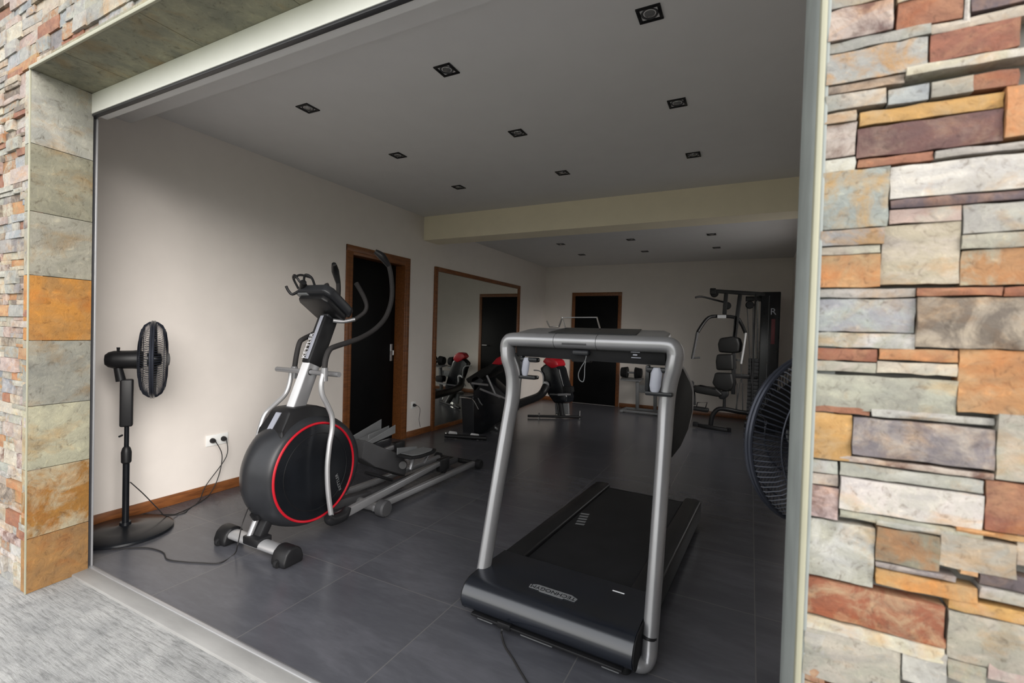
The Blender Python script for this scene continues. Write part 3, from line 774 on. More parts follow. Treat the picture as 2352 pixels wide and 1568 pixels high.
# flywheel housing: a thick rounded drum, with a nose at the front
m = MB(); c = (cx0, 2.035, 0.415)
prof = []
for a in range(0, 181, 15):
    t_ = math.radians(a); prof.append((0.282+0.066*math.sin(t_)**0.8, -0.135*math.cos(t_)))
prof = [(0.02, -0.135)] + prof + [(0.02, 0.135)]
m.lathe(prof, c, (1, 0, 0), 64)
for v in m.bm.verts:
    if v.co.y < 2.0: v.co.y -= 0.03*min(1, (2.0-v.co.y)/0.3)*(1-abs(v.co.x-cx0)/0.16)
    if v.co.y > 2.1: v.co.y += 0.05*min(1, (v.co.y-2.1)/0.28)
H = part('flywheel_housing', m, M['charcoal'], ET)
for s in (-1, 1):
    m = MB(); m.lathe([(0.02, 0.003), (0.283, 0.003), (0.29, 0.0), (0.29, -0.02)], (cx0+s*0.137, 2.035, 0.412), (s, 0, 0), 64)
    part('side_disc', m, M['satinblack'], H, 'smooth black side disc')
    m = MB(); m.ring((cx0+s*0.137, 2.035, 0.412), (1, 0, 0), 0.297, 0.0075, 96, 8)
    part('red_ring', m, M['red'], H, 'red trim ring')
    m = MB(); m.ring((cx0+s*0.141, 2.035, 0.412), (1, 0, 0), 0.235, 0.002, 80, 6)
    part('inner_ring', m, M['blackplastic'], H)
text_mesh('lettering', 'KETTLER', M['logo'], H, (cx0+0.1415, 2.205, 0.300), (0, -0.30, 0.95), (0, -0.95, -0.30), 0.030)
m = MB(); m.box((-2.512, 1.692, 0.50), (-2.486, 1.702, 0.507), 0.002)
part('small_port', m, M['blackplastic'], H)
# power inlet under the nose
m = MB(); m.tube([(-2.50, 1.735, 0.225), (-2.50, 1.745, 0.19)], [0.035, 0.026], 16); m.ring((-2.50, 1.728, 0.215), (0, -0.6, 0.3), 0.02, 0.005, 20)
part('power_inlet', m, M['blackplastic'], ET)
# shroud round the mast foot
m = MB()
poly = [(1.80, 0.655), (1.815, 0.69), (1.875, 0.795), (1.90, 0.812), (2.07, 0.812), (2.15, 0.785), (2.21, 0.735), (2.20, 0.66), (2.12, 0.60), (1.86, 0.58)]
vs = m.prism([(cx0-0.095, a, b) for a, b in poly], (0.19, 0, 0), 0.012, 2)
for v in m.bm.verts:
    k = max(0, (v.co.z-0.66)/0.14); v.co.x = cx0+(v.co.x-cx0)*(1.15-0.30*min(1, k))
part('mast_shroud', m, M['blackplastic'], ET)
m = MB(); m.prism([(cx0-0.02, 1.868, 0.785), (cx0+0.022, 1.868, 0.785), (cx0+0.012, 1.818, 0.692), (cx0-0.030, 1.818, 0.692)], (0, 0.012, 0.002))
for v in m.bm.verts: v.co.y -= 0.005
part('shroud_inlay', m, M['paleplate'], ET, 'pale stripe on the shroud')
# mast
ma, mb_ = Vector((cx0, 1.945, 0.70)), Vector((cx0, 2.235, 1.40))
md = (mb_-ma).normalized()
m = MB(); m.bar(ma, ma+md*0.42, 0.085, 0.070, up=(1, 0, 0), bev=0.008)
# the bar's front face is the bright one
MA = part('mast', m, M['silver'], ET)
nf = Vector((0, -md.z, md.y)).normalized()
m = MB(); m.obox(ma+md*0.23+nf*0.0435, (0.031, 0.19, 0.003), (Vector((1, 0, 0)), md, nf), 0.002); part('front_strip', m, M['bright'], MA, 'bright metal front face')
ca, cb_ = ma+md*0.385, ma+md*0.72
m = MB(); m.bar(ca, cb_, 0.11, 0.080, up=(1, 0, 0), bev=0.016)
MC = part('mast_cover', m, M['blackplastic'], ET)
nf = Vector((0, -md.z, md.y)).normalized()
m = MB(); m.obox((ca+cb_)/2+Vector((0.004, 0, 0))+nf*0.053+md*0.01, (0.014, 0.15, 0.003), (Vector((1, 0, 0)), md, nf), 0.001)  # pale strip standing in for the blue-grey highlight on the cover
part('cover_highlight', m, M['paleplate'], MC, 'blue-grey painted highlight')
text_mesh('lettering', 'KETTLER', M['white_letter'], MC, ca+md*0.115+nf*0.0555+Vector((-0.026, 0, 0)), md, Vector((-1, 0, 0)), 0.044)
m = MB(); m.bar(cb_-md*0.01, cb_+md*0.09, 0.07, 0.062, up=(1, 0, 0), bev=0.01)
part('console_neck', m, M['charcoal'], ET)
# console: slab tipped back towards the rider
n_ = Vector((0, 0.58, 0.815)).normalized(); up_ = Vector((0, -0.815, 0.58)).normalized(); xx = Vector((1, 0, 0))
cc = Vector((cx0, 2.185, 1.485))
def cpt(u, v, d): return cc + xx*u + up_*v + n_*d
m = MB()
outl = [(-0.12, -0.155), (0.12, -0.155), (0.145, -0.12), (0.150, 0.08), (0.12, 0.125), (-0.12, 0.125), (-0.150, 0.08), (-0.145, -0.12)]
m.prism([cpt(u, v, -0.035) for u, v in outl], n_*0.06, 0.014, 3)
CO = part('console', m, M['charcoal'], ET)
m = MB(); m.prism([cpt(u*0.86, v*0.84-0.012, -0.037) for u, v in outl], n_*-0.035, 0.008, 2)
part('console_back', m, M['blackplastic'], CO, 'black back cover')
m = MB(); m.obox(cpt(0, -0.01, 0.026), (0.10, 0.07, 0.002), (xx, up_, n_), 0.001)
part('screen', m, M['satinblack'], CO)
m = MB(); m.obox(cpt(-0.085, 0.09, -0.036), (0.05, 0.02, 0.006), (xx, up_, n_), 0.004)
part('vent_panel', m, M['midgrey'], CO)
# reading rest: loops above the console
m = MB()
for s in (-1, 1):
    b = [cpt(0.015*s-0.075, 0.10, 0.01), cpt(0.02*s-0.075, 0.155, 0.02), cpt(0.05*s-0.075, 0.19, 0.045), cpt(0.085*s-0.075, 0.165, 0.04), cpt(0.08*s-0.075, 0.10, 0.01)]
    m.tube(b, 0.0075, 8, smooth=5)
m.tube([cpt(-0.16, 0.165, 0.04), cpt(-0.075, 0.19, 0.045), cpt(0.01, 0.165, 0.04)], 0.0075, 8, smooth=5)
m.tube([cpt(-0.10, 0.11, 0.0), cpt(-0.05, 0.16, 0.01)], 0.02, 10)
part('reading_rest', m, M['blackplastic'], CO)
m = MB(); m.tube([cpt(-0.12, 0.11, -0.02), cpt(-0.135, 0.125, -0.06), cpt(-0.155, 0.15, -0.05), cpt(-0.17, 0.17, -0.03)], 0.009, 8, smooth=4)
part('bottle_hook', m, M['blackplastic'], CO)
# fixed hand grips
for s in (-1, 1):
    sg = []
    for (px, py, xo) in ((765, 736, -2.44), (790, 738, -2.40), (815, 733, -2.36)): sg.append(onX(px, py, xo))
    gg = [onX(815, 733, -2.36), onX(836, 718, -2.34), onX(842, 702, -2.34), onX(835, 680, -2.35), onX(818, 650, -2.36)]
    if s < 0: sg = [Vector((2*cx0-p.x, p.y, p.z)) for p in sg]; gg = [Vector((2*cx0-p.x, p.y, p.z)) for p in gg]
    m = MB(); m.tube(sg, 0.013, 12, smooth=4); hb = part('fixed_handlebar', m, M['silver'], ET)
    m = MB(); m.tube(gg, [0.0135, 0.0135, 0.0135, 0.015, 0.0155], 12, smooth=4); part('grip', m, M['foam'], hb, 'black foam grip')
# moving arms
piv = Vector((cx0, 2.06, 1.018))
m = MB(); m.tube([piv+Vector((-0.285, 0, 0)), piv+Vector((0.285, 0, 0))], 0.016, 14); m.lathe([(0.02, -0.035), (0.026, 0), (0.02, 0.035)], piv, (1, 0, 0), 18)
pv = part('pivot_tube', m, M['silver'], ET)
for s, up, lo in ((1, [(745, 852), (748, 825), (757, 803), (772, 795), (800, 786), (830, 775), (862, 755), (886, 728), (899, 690), (900, 650), (893, 610), (882, 588), (874, 576)],
                   [(744, 855), (738, 880), (740, 905), (752, 930), (762, 955), (763, 985), (757, 1020), (752, 1070), (753, 1120), (758, 1165), (762, 1190)]),
                  (-1, [(676, 848), (681, 815), (688, 787), (697, 778), (722, 765), (745, 745), (765, 715), (776, 685), (777, 650), (770, 622), (758, 607)],
                   [(669, 852), (665, 880), (655, 905), (632, 928), (610, 950), (600, 975), (592, 1005), (585, 1040), (580, 1080), (580, 1120), (584, 1150)])):
    P_ = [lv(px, py, s) for px, py in up]; Q_ = [lv(px, py, s) for px, py in lo]
    if s > 0: P_[-2].x -= 0.02; P_[-1].x -= 0.05
    else: P_[-1].x += 0.04
    m = MB(); m.tube(P_, 0.0165, 14, smooth=4)
    ua = part('swing_handle', m, M['foam'], ET, 'dark padded swing handle')
    m = MB(); m.tube([P_[-3], P_[-2], P_[-1]], [0.017, 0.027, 0.016], 14, smooth=3)
    part('handle_tip', m, M['blackplastic'], ua)
    m = MB(); m.tube([P_[0]+Vector((0, 0, 0.02)), P_[0]+Vector((0, 0, -0.06))], 0.021, 14)
    part('clamp', m, M['silver'], ua)
    m = MB(); m.tube(Q_, 0.0155, 14, smooth=4)
    part('lower_lever', m, M['alu'], ET)
    e_ = Q_[-1]
    m = MB(); m.tube([e_+Vector((0, -0.03, 0.02)), e_+Vector((0, 0.0, -0.01)), e_+Vector((0, 0.09, -0.012)), e_+Vector((0, 0.13, 0.03))], [0.026, 0.036, 0.036, 0.022], 14, smooth=3)
    part('joint_boot', m, M['blackplastic'], ET)
# foot beams, pedals, rails
xr = cx0+hw-0.01
a_ = onX(778, 1185, xr); b_ = onX(1012, 1062, xr-0.03)
m = MB(); m.bar(a_+Vector((0, -0.04, -0.005)), b_, 0.034, 0.062, bev=0.010, w2=0.030, t2=0.040)
part('foot_beam', m, M['silver'], ET)
xl = cx0-hw+0.01
e_ = lv(584, 1150, -1)
m = MB(); m.bar(Vector((xl, e_.y+0.02, e_.z+0.0)), Vector((xl+0.03, b_.y-0.15, b_.z+0.12)), 0.034, 0.062, bev=0.010, w2=0.030, t2=0.040)
part('foot_beam', m, M['silver'], ET)
m = MB()
for q in (b_, Vector((xl+0.03, b_.y-0.15, b_.z+0.10))):
    pass
for q, hh in ((b_, b_.z), (Vector((xl+0.03, b_.y-0.15, 0)), b_.z+0.12)):
    m = MB(); m.box((q.x-0.028, q.y-0.03, 0.105), (q.x+0.028, q.y+0.10, hh+0.035), 0.012, 2)
    rc = part('roller_carriage', m, M['blackplastic'], ET)
    m = MB(); m.lathe([(0.020, -0.018), (0.034, -0.014), (0.034, 0.014), (0.020, 0.018)], (q.x, q.y+0.045, 0.115), (1, 0, 0), 24)
    part('roller', m, M['rubber'], rc)
for s in (-1, 1):
    x_ = cx0+s*0.20
    m = MB(); m.bar((x_, 2.46, 0.055), (x_, 3.80, 0.055), 0.045, 0.052, bev=0.016)
    part('rail', m, M['silver'], ET)
m = MB(); m.tube([(cx0-0.24, 3.83, 0.05), (cx0+0.24, 3.83, 0.05)], 0.022, 14)
rf = part('rear_foot', m, M['blackplastic'], ET)
for s in (-1, 1):
    m = MB(); m.lathe([(0.030, -0.03), (0.044, -0.024), (0.046, 0.018), (0.036, 0.03)], (cx0+s*0.235, 3.83, 0.046), (s, 0, 0), 20)
    part('end_cap', m, M['rubber'], rf)
m = MB(); m.tube([(cx0-0.26, 2.50, 0.058), (cx0+0.26, 2.50, 0.058)], 0.036, 18)
mf = part('middle_foot', m, M['silver'], ET)
for s in (-1, 1):
    m = MB(); m.lathe([(0.044, -0.035), (0.056, -0.030), (0.057, 0.022), (0.048, 0.035)], (cx0+s*0.262, 2.50, 0.057), (s, 0, 0), 20)
    part('end_cap', m, M['darkgrey'], mf, 'round dark grey foot cap')
m = MB(); m.bar((cx0, 2.20, 0.11), (cx0, 2.62, 0.07), 0.08, 0.06, up=(0, 0, 1), bev=0.01); m.bar((cx0, 2.62, 0.07), (cx0, 3.80, 0.06), 0.05, 0.05, bev=0.01)
part('main_frame', m, M['darkgrey'], ET)
# crank cover behind the drum
m = MB()
poly = [onX(822, 1008, cx0-0.02), onX(905, 1040, cx0-0.02), onX(922, 1060, cx0-0.02), onX(916, 1092, cx0-0.02), onX(845, 1068, cx0-0.02), onX(815, 1050, cx0-0.02)]
m.prism([Vector((cx0-0.09, p.y, p.z)) for p in poly], (0.14, 0, 0), 0.014, 2)
part('crank_cover', m, M['darkgrey'], ET)
m = MB(); m.tube([onX(925, 1068, cx0+0.08), onX(925, 1068, cx0-0.1)], 0.03, 16); m.tube([onX(840, 1085, cx0+0.1), onX(900, 1102, cx0+0.1)], 0.012, 10)
part('crank_arm', m, M['blackplastic'], ET)
def pedal(pts, th, rim, nm):
    """tray outline (list of 3D points, planar), rim on one side"""
    m = MB(); m.prism(pts, (0, 0, -th), 0.008, 2)
    p = part('pedal', m, M['rubber'], ET)
    cen = sum((Vector(q) for q in pts), Vector())/len(pts)
    m = MB(); m.prism([cen+(Vector(q)-cen)*0.80+Vector((0, 0, 0.001)) for q in pts], (0, 0, 0.005), 0.002, 1)
    part('tread', m, M['midgrey'], p, 'grey tread pad')
    if rim:
        m = MB()
        for a, b, h0, h1 in rim:
            a = Vector(a); b = Vector(b)
            m.prism([a, b, b+Vector((0, 0, h1)), a+Vector((0, 0, h0))], (0.008, 0, 0), 0.002, 1)
        part('side_guard', m, M['midgrey'], p, 'grey side guard')
    return p
zr = 0.335
pr = [(-2.36, 2.80, zr+0.01), (-2.22, 2.80, zr+0.01), (-2.20, 2.90, zr), (-2.205, 3.08, zr), (-2.24, 3.15, zr), (-2.36, 3.15, zr), (-2.38, 3.05, zr), (-2.38, 2.88, zr)]
pedal([(x-0.03, y, z) for x, y, z in pr], 0.022, [((-2.405, 2.82, zr), (-2.405, 3.06, zr), 0.055, 0.02)], 'r')
m = MB(); b2 = Vector((xr-0.03, 2.95, zr-0.02))
m.bar(b2+Vector((0, -0.03, 0)), (xr-0.015, 2.86, 0.225), 0.02, 0.03, bev=0.004); m.bar(b2+Vector((0, -0.12, 0)), b2+Vector((0, 0.16, -0.03)), 0.022, 0.018, bev=0.004)
m.bar(b2+Vector((0, 0.16, -0.03)), (xr-0.02, 3.03, 0.24), 0.02, 0.02, bev=0.004)
part('pedal_bracket', m, M['silver'], ET)
zl = 0.40
pl_ = [(-2.74, 2.66, zl+0.01), (-2.62, 2.66, zl+0.01), (-2.60, 2.76, zl+0.015), (-2.60, 2.98, zl+0.05), (-2.63, 3.05, zl+0.065), (-2.75, 3.05, zl+0.065), (-2.77, 2.98, zl+0.05), (-2.77, 2.76, zl+0.015)]
pedal(pl_, 0.022, [((-2.60, 2.68, zl), (-2.60, 3.02, zl+0.045), 0.03, 0.07), ((-2.77, 2.70, zl), (-2.77, 3.04, zl+0.05), 0.05, 0.09), ((-2.685, 2.80, zl+0.02), (-2.685, 3.04, zl+0.05), 0.04, 0.045)], 'l')
m = MB(); m.bar((xl+0.02, 2.72, zl-0.02), (xl+0.03, 2.86, zl-0.09), 0.03, 0.04, bev=0.006)
part('pedal_bracket', m, M['silver'], ET)

# ------------------------------------------------------------------ treadmill (built in its own frame: y runs back along the belt, x across)
TM = thing('treadmill', (-0.735, 1.775, 0), 'silver and black treadmill in the middle of the floor, nearest the opening', 'treadmill', rot=(0, 0, math.radians(-2.7)))
L = dict(parent=TM, local=True)
W2 = 0.385
# motor cover: rounded nose and a low top, extruded across
prof = [(0.03, 0.035)]+[(0.062-0.082*math.sin(math.radians(a)), 0.104-0.070*math.cos(math.radians(a))) for a in range(35, 181, 9)]+[(0.12, 0.179), (0.22, 0.177), (0.36, 0.172), (0.36, 0.035)]
m = MB(); m.prism([(-W2, y, z) for y, z in prof], (2*W2, 0, 0))
hood = part('motor_cover', m, M['hood'], angle=40, **L)
for k in range(2):
    m = MB(); x = (-1, 1)[k]*(W2+0.001)
    m.prism([(x, y, z) for y, z in [(0.02, 0.04), (-0.004, 0.062), (-0.018, 0.095), (-0.014, 0.130), (0.009, 0.158), (0.045, 0.173), (0.13, 0.177), (0.17, 0.10), (0.12, 0.04)]], ((-1, 1)[k]*0.006, 0, 0), 0.002, 1)
    part('end_plate', m, M['rubber'], hood, local=True)
# deck, side rails, belt
m = MB(); m.box((-0.33, 0.30, 0.060), (0.33, 1.735, 0.128), 0.006); part('deck', m, M['blackplastic'], **L)
m = MB(); m.box((-0.268, 0.345, 0.128), (0.268, 1.700, 0.152), 0.004)
m.tube([(-0.268, 1.705, 0.118), (0.268, 1.705, 0.118)], 0.036, 18)
belt = part('running_belt', m, M['rubber'], **L)
m = MB()
for k in range(5):
    a_, b_y = -0.222-0.008*k, 0.925+0.042*k
    m.prism([(a_, b_y, 0.1522), (a_+0.052, b_y+0.012, 0.1522), (a_+0.052, b_y+0.034, 0.1522), (a_, b_y+0.022, 0.1522)], (0, 0, 0.0006))
part('belt_marks', m, M['logo'], belt, 'row of pale slanted dashes', local=True)
for s in (-1, 1):
    m = MB(); pts = [(s*0.272, 0.34, 0.172), (s*0.385, 0.34, 0.172), (s*0.385, 1.76, 0.166), (s*0.350, 1.785, 0.166), (s*0.285, 1.785, 0.166), (s*0.272, 1.76, 0.166)]
    m.prism(pts, (0, 0, -0.125), 0.012, 3)
    part('side_rail', m, M['blackplastic'], label='matt black side foot rail', **L)
m = MB(); m.box((0.215, 0.282, 0.172), (0.268, 0.288, 0.1762)); part('small_mark', m, M['white_letter'], hood, local=True)
# logo plaque and lettering (reads from the runner's side)
pqz = 0.1785
m = MB(); m.prism([(x*0.8, y-0.048, pqz) for x, y in ((-0.135, 0.150), (-0.075, 0.150), (-0.065, 0.142), (0.07, 0.142), (0.075, 0.150), (0.135, 0.150), (0.14, 0.175), (0.10, 0.190), (-0.10, 0.190), (-0.14, 0.175))], (0, 0, 0.0014))
pq = part('logo_plate', m, M['logo'], hood, local=True)
txt_o = parent_world(TM) @ Vector((0, 0.119, pqz+0.0016))
RZ = Matrix.Rotation(math.radians(-2.7), 3, 'Z')
text_mesh('lettering', 'TECHNOGYM', M['satinblack'], pq, txt_o, RZ @ Vector((-1, 0, 0.0)), RZ @ Vector((0, -1, 0.0)), 0.034)
# underside feet and socket
for x0, x1 in ((-0.32, -0.24), (-0.10, 0.05), (0.26, 0.33)):
    m = MB(); m.box((x0, 0.015, 0.012), (x1, 0.07, 0.036), 0.003); part('base_plate', m, M['midgrey'], **L)
for x, y in ((-0.34, 0.06), (0.34, 0.06), (-0.33, 1.70), (0.33, 1.70), (-0.19, 0.05)):
    m = MB(); m.lathe([(0.022, 0), (0.024, 0.004), (0.02, 0.04), (0.012, 0.062)], (x, y, 0), n=18); part('rubber_foot', m, M['rubber'], **L)
m = MB(); m.box((-0.205, -0.004, 0.022), (-0.14, 0.04, 0.05), 0.004); part('power_inlet', m, M['blackplastic'], **L)
m = MB(); m.box((-0.345, 0.0, 0.028), (0.345, 0.34, 0.04), 0.003); part('under_tray', m, M['blackplastic'], **L)

# uprights: traced in the photo's heights, laid out at the real width
def tl(p): return parent_world(TM).inverted() @ Vector(p)
XRP, XLP = -0.300, -1.185
def rp(px, py): return tl(onX(px, py, XRP))
def lp_(px, py): return tl(onX(px, py, XLP))
Rr = [onX(px, py, XRP) for px, py in ((1548, 1000), (1553, 905), (1566, 860), (1560, 800))]
RU = [(0.405, 0.150, 0.16), (0.405, 0.235, 0.55), (0.405, 0.33, 0.86), (0.405, 0.375, 1.00), (0.405, 0.385, 1.09), (0.412, 0.395, 1.16), (0.420, 0.385, 1.215)]
for s in (-1, 1):
    DX = 0.030 if s < 0 else 0.0
    m = MB()
    low = [(s*0.350, 0.075, 0.050), (s*0.390, 0.085, 0.034), (s*0.416, 0.110, 0.045), (s*0.415, 0.150, 0.13)]
    # foot elbow and sleeve, then the flattened tube
    path = low + [(s*0.412, 0.235, 0.50), (s*0.408, 0.315, 0.84), (s*0.405, 0.345, 0.97), (s*0.408, 0.352, 1.06), (s*0.418, 0.345, 1.12), (s*0.432, 0.333, 1.17), (s*0.440, 0.335, 1.215)]
    path = [(x+DX*(1+0.7*z), y, z) for x, y, z in path]; path[-1] = (path[-1][0], 0.335, 1.225)
    m.tube(path, [0.026, 0.028, 0.029, 0.030, 0.030, 0.031, 0.033, 0.034, 0.034, 0.034, 0.034], 20, smooth=5, flat=((0, 1, 0), 1.5))
    up_r = part('upright', m, M['silver'], **L)
    m = MB(); m.tube([(s*0.412+DX, 0.143, 0.115), (s*0.4125+DX, 0.146, 0.125)], 0.032, 18, flat=((0, 1, 0), 1.5)); part('sleeve_joint', m, M['blackplastic'], up_r, local=True)
    xi = s*0.392+DX*1.7
    m = MB(); m.prism([(xi, 0.36, 0.90), (xi, 0.395, 0.90), (xi, 0.42, 1.10), (xi, 0.40, 1.20), (xi, 0.35, 1.20), (xi, 0.36, 1.08)], (s*0.018, 0, 0), 0.004, 1)
    part('inner_channel', m, M['blackplastic'], up_r, local=True)
m = MB(); xo = 0.432
m.prism([(xo, 0.36, 1.20), (xo, 0.46, 1.165), (xo, 0.58, 1.10), (xo, 0.63, 1.05), (xo, 0.64, 0.95), (xo, 0.58, 0.87), (xo, 0.48, 0.81), (xo, 0.36, 0.78), (xo, 0.36, 0.90)], (-0.022, 0, 0), 0.008, 2)
for v in m.bm.verts: v.co.x += max(0, v.co.y-0.34)*0.13
sl = part('side_panel', m, M['rubber'], label='black curved panel behind the right upright', **L)
m = MB(); m.tube([(xo-0.01+(y-0.34)*0.13, y, z) for y, z in ((0.36, 1.207), (0.46, 1.172), (0.58, 1.107), (0.638, 1.055), (0.648, 0.95), (0.60, 0.88))], [0.014, 0.013, 0.012, 0.010, 0.008, 0.006], 10, smooth=4)
part('panel_trim', m, M['silver'], sl, local=True)
# top bar with rounded corners
m = MB()
path = [(-0.388, 0.336, 1.205), (-0.389, 0.336, 1.235), (-0.380, 0.335, 1.258), (-0.355, 0.335, 1.268), (-0.25, 0.335, 1.269), (0, 0.335, 1.269), (0.30, 0.335, 1.269), (0.400, 0.335, 1.268), (0.427, 0.335, 1.258), (0.437, 0.336, 1.235), (0.438, 0.336, 1.205)]
m.tube(path, 0.035, 20, smooth=4, flat=((0, 1, 0), 1.2))
tb = part('top_bar', m, M['silver'], **L)
m = MB(); pl = [(-0.355, 0.34), (0.385, 0.34), (0.395, 0.38), (0.385, 0.50), (0.345, 0.57), (-0.33, 0.57), (-0.365, 0.50), (-0.370, 0.38)]
m.prism([(x, y, 1.298+(y-0.34)*0.16) for x, y in pl], (0, 0, -0.035), 0.012, 3)
part('console_shelf', m, M['silver'], tb, local=True)
m = MB(); m.prism([(x, y, 1.2985+(y-0.34)*0.16+0.001) for x, y in ((-0.185, 0.385), (0.255, 0.385), (0.235, 0.56), (-0.165, 0.56))], (0, 0, 0.003), 0.001, 1)
part('display', m, M['charcoal'], tb, 'dark display panel', local=True)
m = MB()
for x in (-0.115, 0.095): m.ring((x, 0.335, 1.269), (1, 0, 0), 0.0353, 0.0008, 40, 5)
for v in m.bm.verts: v.co.y = 0.335+(v.co.y-0.335)*1.2
part('joint_line', m, M['blackplastic'], tb, local=True)
m = MB(); m.tube([(-0.07, 0.2955, 1.258), (0.05, 0.2955, 1.258)], 0.0045, 8, flat=((0, 1, 0), 0.6)); part('bar_slot', m, M['darkgrey'], tb, local=True)
# dark panel hanging under the bar
m = MB(); m.prism([(-0.345, 0.345, 1.250), (0.395, 0.345, 1.250), (0.395, 0.350, 1.178), (0.34, 0.352, 1.178), (-0.08, 0.352, 1.182), (-0.325, 0.352, 1.184), (-0.345, 0.350, 1.184)], (0, 0.05, 0), 0.006, 2)
dp = part('console_panel', m, M['rubber'], **L)
m = MB(); m.box((0.245, 0.342, 1.229), (0.285, 0.346, 1.232)); m.box((0.255, 0.342, 1.216), (0.274, 0.346, 1.222)); m.box((0.248, 0.342, 1.205), (0.29, 0.346, 1.208))
part('panel_symbol', m, M['paleplate'], dp, local=True)
m = MB(); m.box((-0.030, 0.318, 1.205), (0.055, 0.352, 1.230), 0.010, 3); part('key_holder', m, M['charcoal'], dp, local=True)
m = MB(); lp0 = [(x+0.008, y, z+0.040) for x, y, z in [(0.035, 0.325, 1.165), (0.03, 0.322, 1.14), (0.012, 0.322, 1.11), (0.0, 0.322, 1.08), (0.005, 0.322, 1.052), (0.024, 0.322, 1.044), (0.030, 0.322, 1.07), (0.030, 0.322, 1.11), (0.033, 0.323, 1.14)]]
m.tube(lp0, 0.0022, 6, smooth=4); part('safety_cord', m, M['midgrey'], dp, local=True)
# two bottle-shaped grips hanging under the panel
for x, z1_, z0_, k in ((-0.262, 1.190, 1.088, 0.8), (0.368, 1.178, 1.062, 1.0)):
    m = MB(); m.box((x-0.045*k, 0.300, z1_-0.03), (x+0.075*k, 0.345, z1_-0.008), 0.008, 2); m.box((x-0.045*k, 0.295, z0_-0.012), (x+0.07*k, 0.345, z0_+0.006), 0.006, 2)
    m.box((x-0.05*k, 0.31, z0_), (x-0.03*k, 0.345, z1_), 0.008, 2)
    hold = part('bottle_holder', m, M['satinblack'], **L)
    m = MB(); m.tube([(x-0.004, 0.305, z0_+0.004), (x-0.004, 0.305, z0_+0.03), (x+0.001, 0.305, z1_-0.03), (x+0.001, 0.305, z1_-0.008)], [0.017*k, 0.024*k, 0.024*k, 0.014*k], 16, smooth=2, flat=((0, 1, 0), 0.6))
    part('grip_plate', m, M['paleplate'], hold, 'pale grey grip plate', local=True)
m = MB(); m.box((-0.05, 0.36, 1.17), (0.05, 0.40, 1.20), 0.01); part('tray_bracket', m, M['blackplastic'], **L)
# wire stand standing on the console shelf
WS = thing('wire_stand', (-0.80, 2.28, 1.33), 'small chrome wire tablet stand standing on top of the treadmill console', 'stand')
yq = 2.29
m = MB()
m.tube([onY(1299, 754, yq-0.03), onY(1291, 729, yq), onY(1371, 729, yq), onY(1378, 755, yq-0.03)], 0.0042, 8)
m.tube([onY(1291, 729, yq), onY(1284, 750, yq+0.06)], 0.0042, 8); m.tube([onY(1256, 737, yq+0.10), onY(1262, 750, yq+0.08), onY(1284, 750, yq+0.06)], 0.004, 8)
part('wire_frame', m, M['chrome'], WS)

# ------------------------------------------------------------------ recumbent bike by the mirror
RBK = thing('recumbent_bike', (-2.85, 5.9, 0), 'black exercise bike with red-capped pads and a low frame, in front of the wall mirror', 'exercise bike')
yn, yf_ = 5.15, 6.85
def n(px, py, y=yn): return onY(px, py, y)
m = MB(); m.tube([onZ(1022, 1000, 0.03), onZ(1118, 1006, 0.03)], 0.026, 14)
nf_ = part('rear_foot', m, M['blackplastic'], RBK)
for a in (1040, 1090):
    m = MB(); p = onZ(a, 996 if a < 1060 else 1001, 0.03); m.tube([p+Vector((-0.045, 0, 0)), p+Vector((0.045, 0, 0))], 0.031, 14)
    part('foot_band', m, M['bright'], nf_, 'bright metal band')
for a, b in ((1024, 1000), (1107, 1010)):
    m = MB(); p = onZ(a, b, 0); m.lathe([(0.012, 0), (0.012, 0.03), (0.006, 0.04)], p, n=12)
    part('levelling_screw', m, M['chrome'], nf_)
m = MB(); m.prism([n(1058, 912), n(1088, 908), n(1092, 998), n(1062, 996)], (0, 0.10, 0), 0.02, 3)
part('rear_pedestal', m, M['charcoal'], RBK)
m = MB(); m.prism([n(1086, 880), n(1120, 868), n(1168, 912), n(1176, 938), n(1170, 955), n(1135, 975), n(1105, 998), n(1086, 995)], (0, 0.22, 0), 0.02, 3)
part('body', m, M['satinblack'], RBK)
m = MB(); m.prism([n(1084, 868), n(1078, 880), n(1090, 900), n(1112, 875), n(1095, 862)], (0.0, 0.20, 0), 0.01, 2)
part('seat_mount', m, M['charcoal'], RBK)
m = MB(); a, b = n(1072, 876), n(1135, 836)
m.prism([n(1068, 870), n(1104, 848), n(1132, 834), n(1146, 838), n(1128, 856), n(1088, 880), n(1074, 880)], (0, 0.34, 0), 0.02, 3)
part('backrest_pad', m, M['leather'], RBK)
m = MB(); m.prism([n(1128, 836), n(1140, 822), n(1158, 814), n(1168, 818), n(1162, 832), n(1146, 838)], (0, 0.34, 0), 0.014, 3)
part('headrest', m, M['red'], RBK, 'red top pad')
for (p, q) in (((1118, 862), (1138, 905)), ((1103, 893), (1150, 912)), ((1138, 905), (1168, 918)), ((1084, 880), (1122, 884))):
    m = MB(); m.tube([n(*p), n(*q)], 0.014, 10); part('frame_tube', m, M['silver'], RBK)
m = MB(); m.tube([n(1056, 912, yn-0.05), n(1080, 915, yn-0.05), n(1088, 920, yn-0.05), n(1099, 940, yn-0.05)], 0.008, 10, smooth=4); part('side_handle', m, M['chrome'], RBK)
m = MB(); m.tube([n(1098, 914, yn-0.02), n(1103, 924, yn-0.02), n(1108, 930, yn-0.02)], 0.007, 8); part('side_handle', m, M['midgrey'], RBK)
m = MB(); m.tube([onZ(1113, 984, 0.03), onZ(1130, 978, 0.04), onZ(1142, 985, 0.03)], 0.014, 10, smooth=3); part('stabiliser', m, M['silver'], RBK)
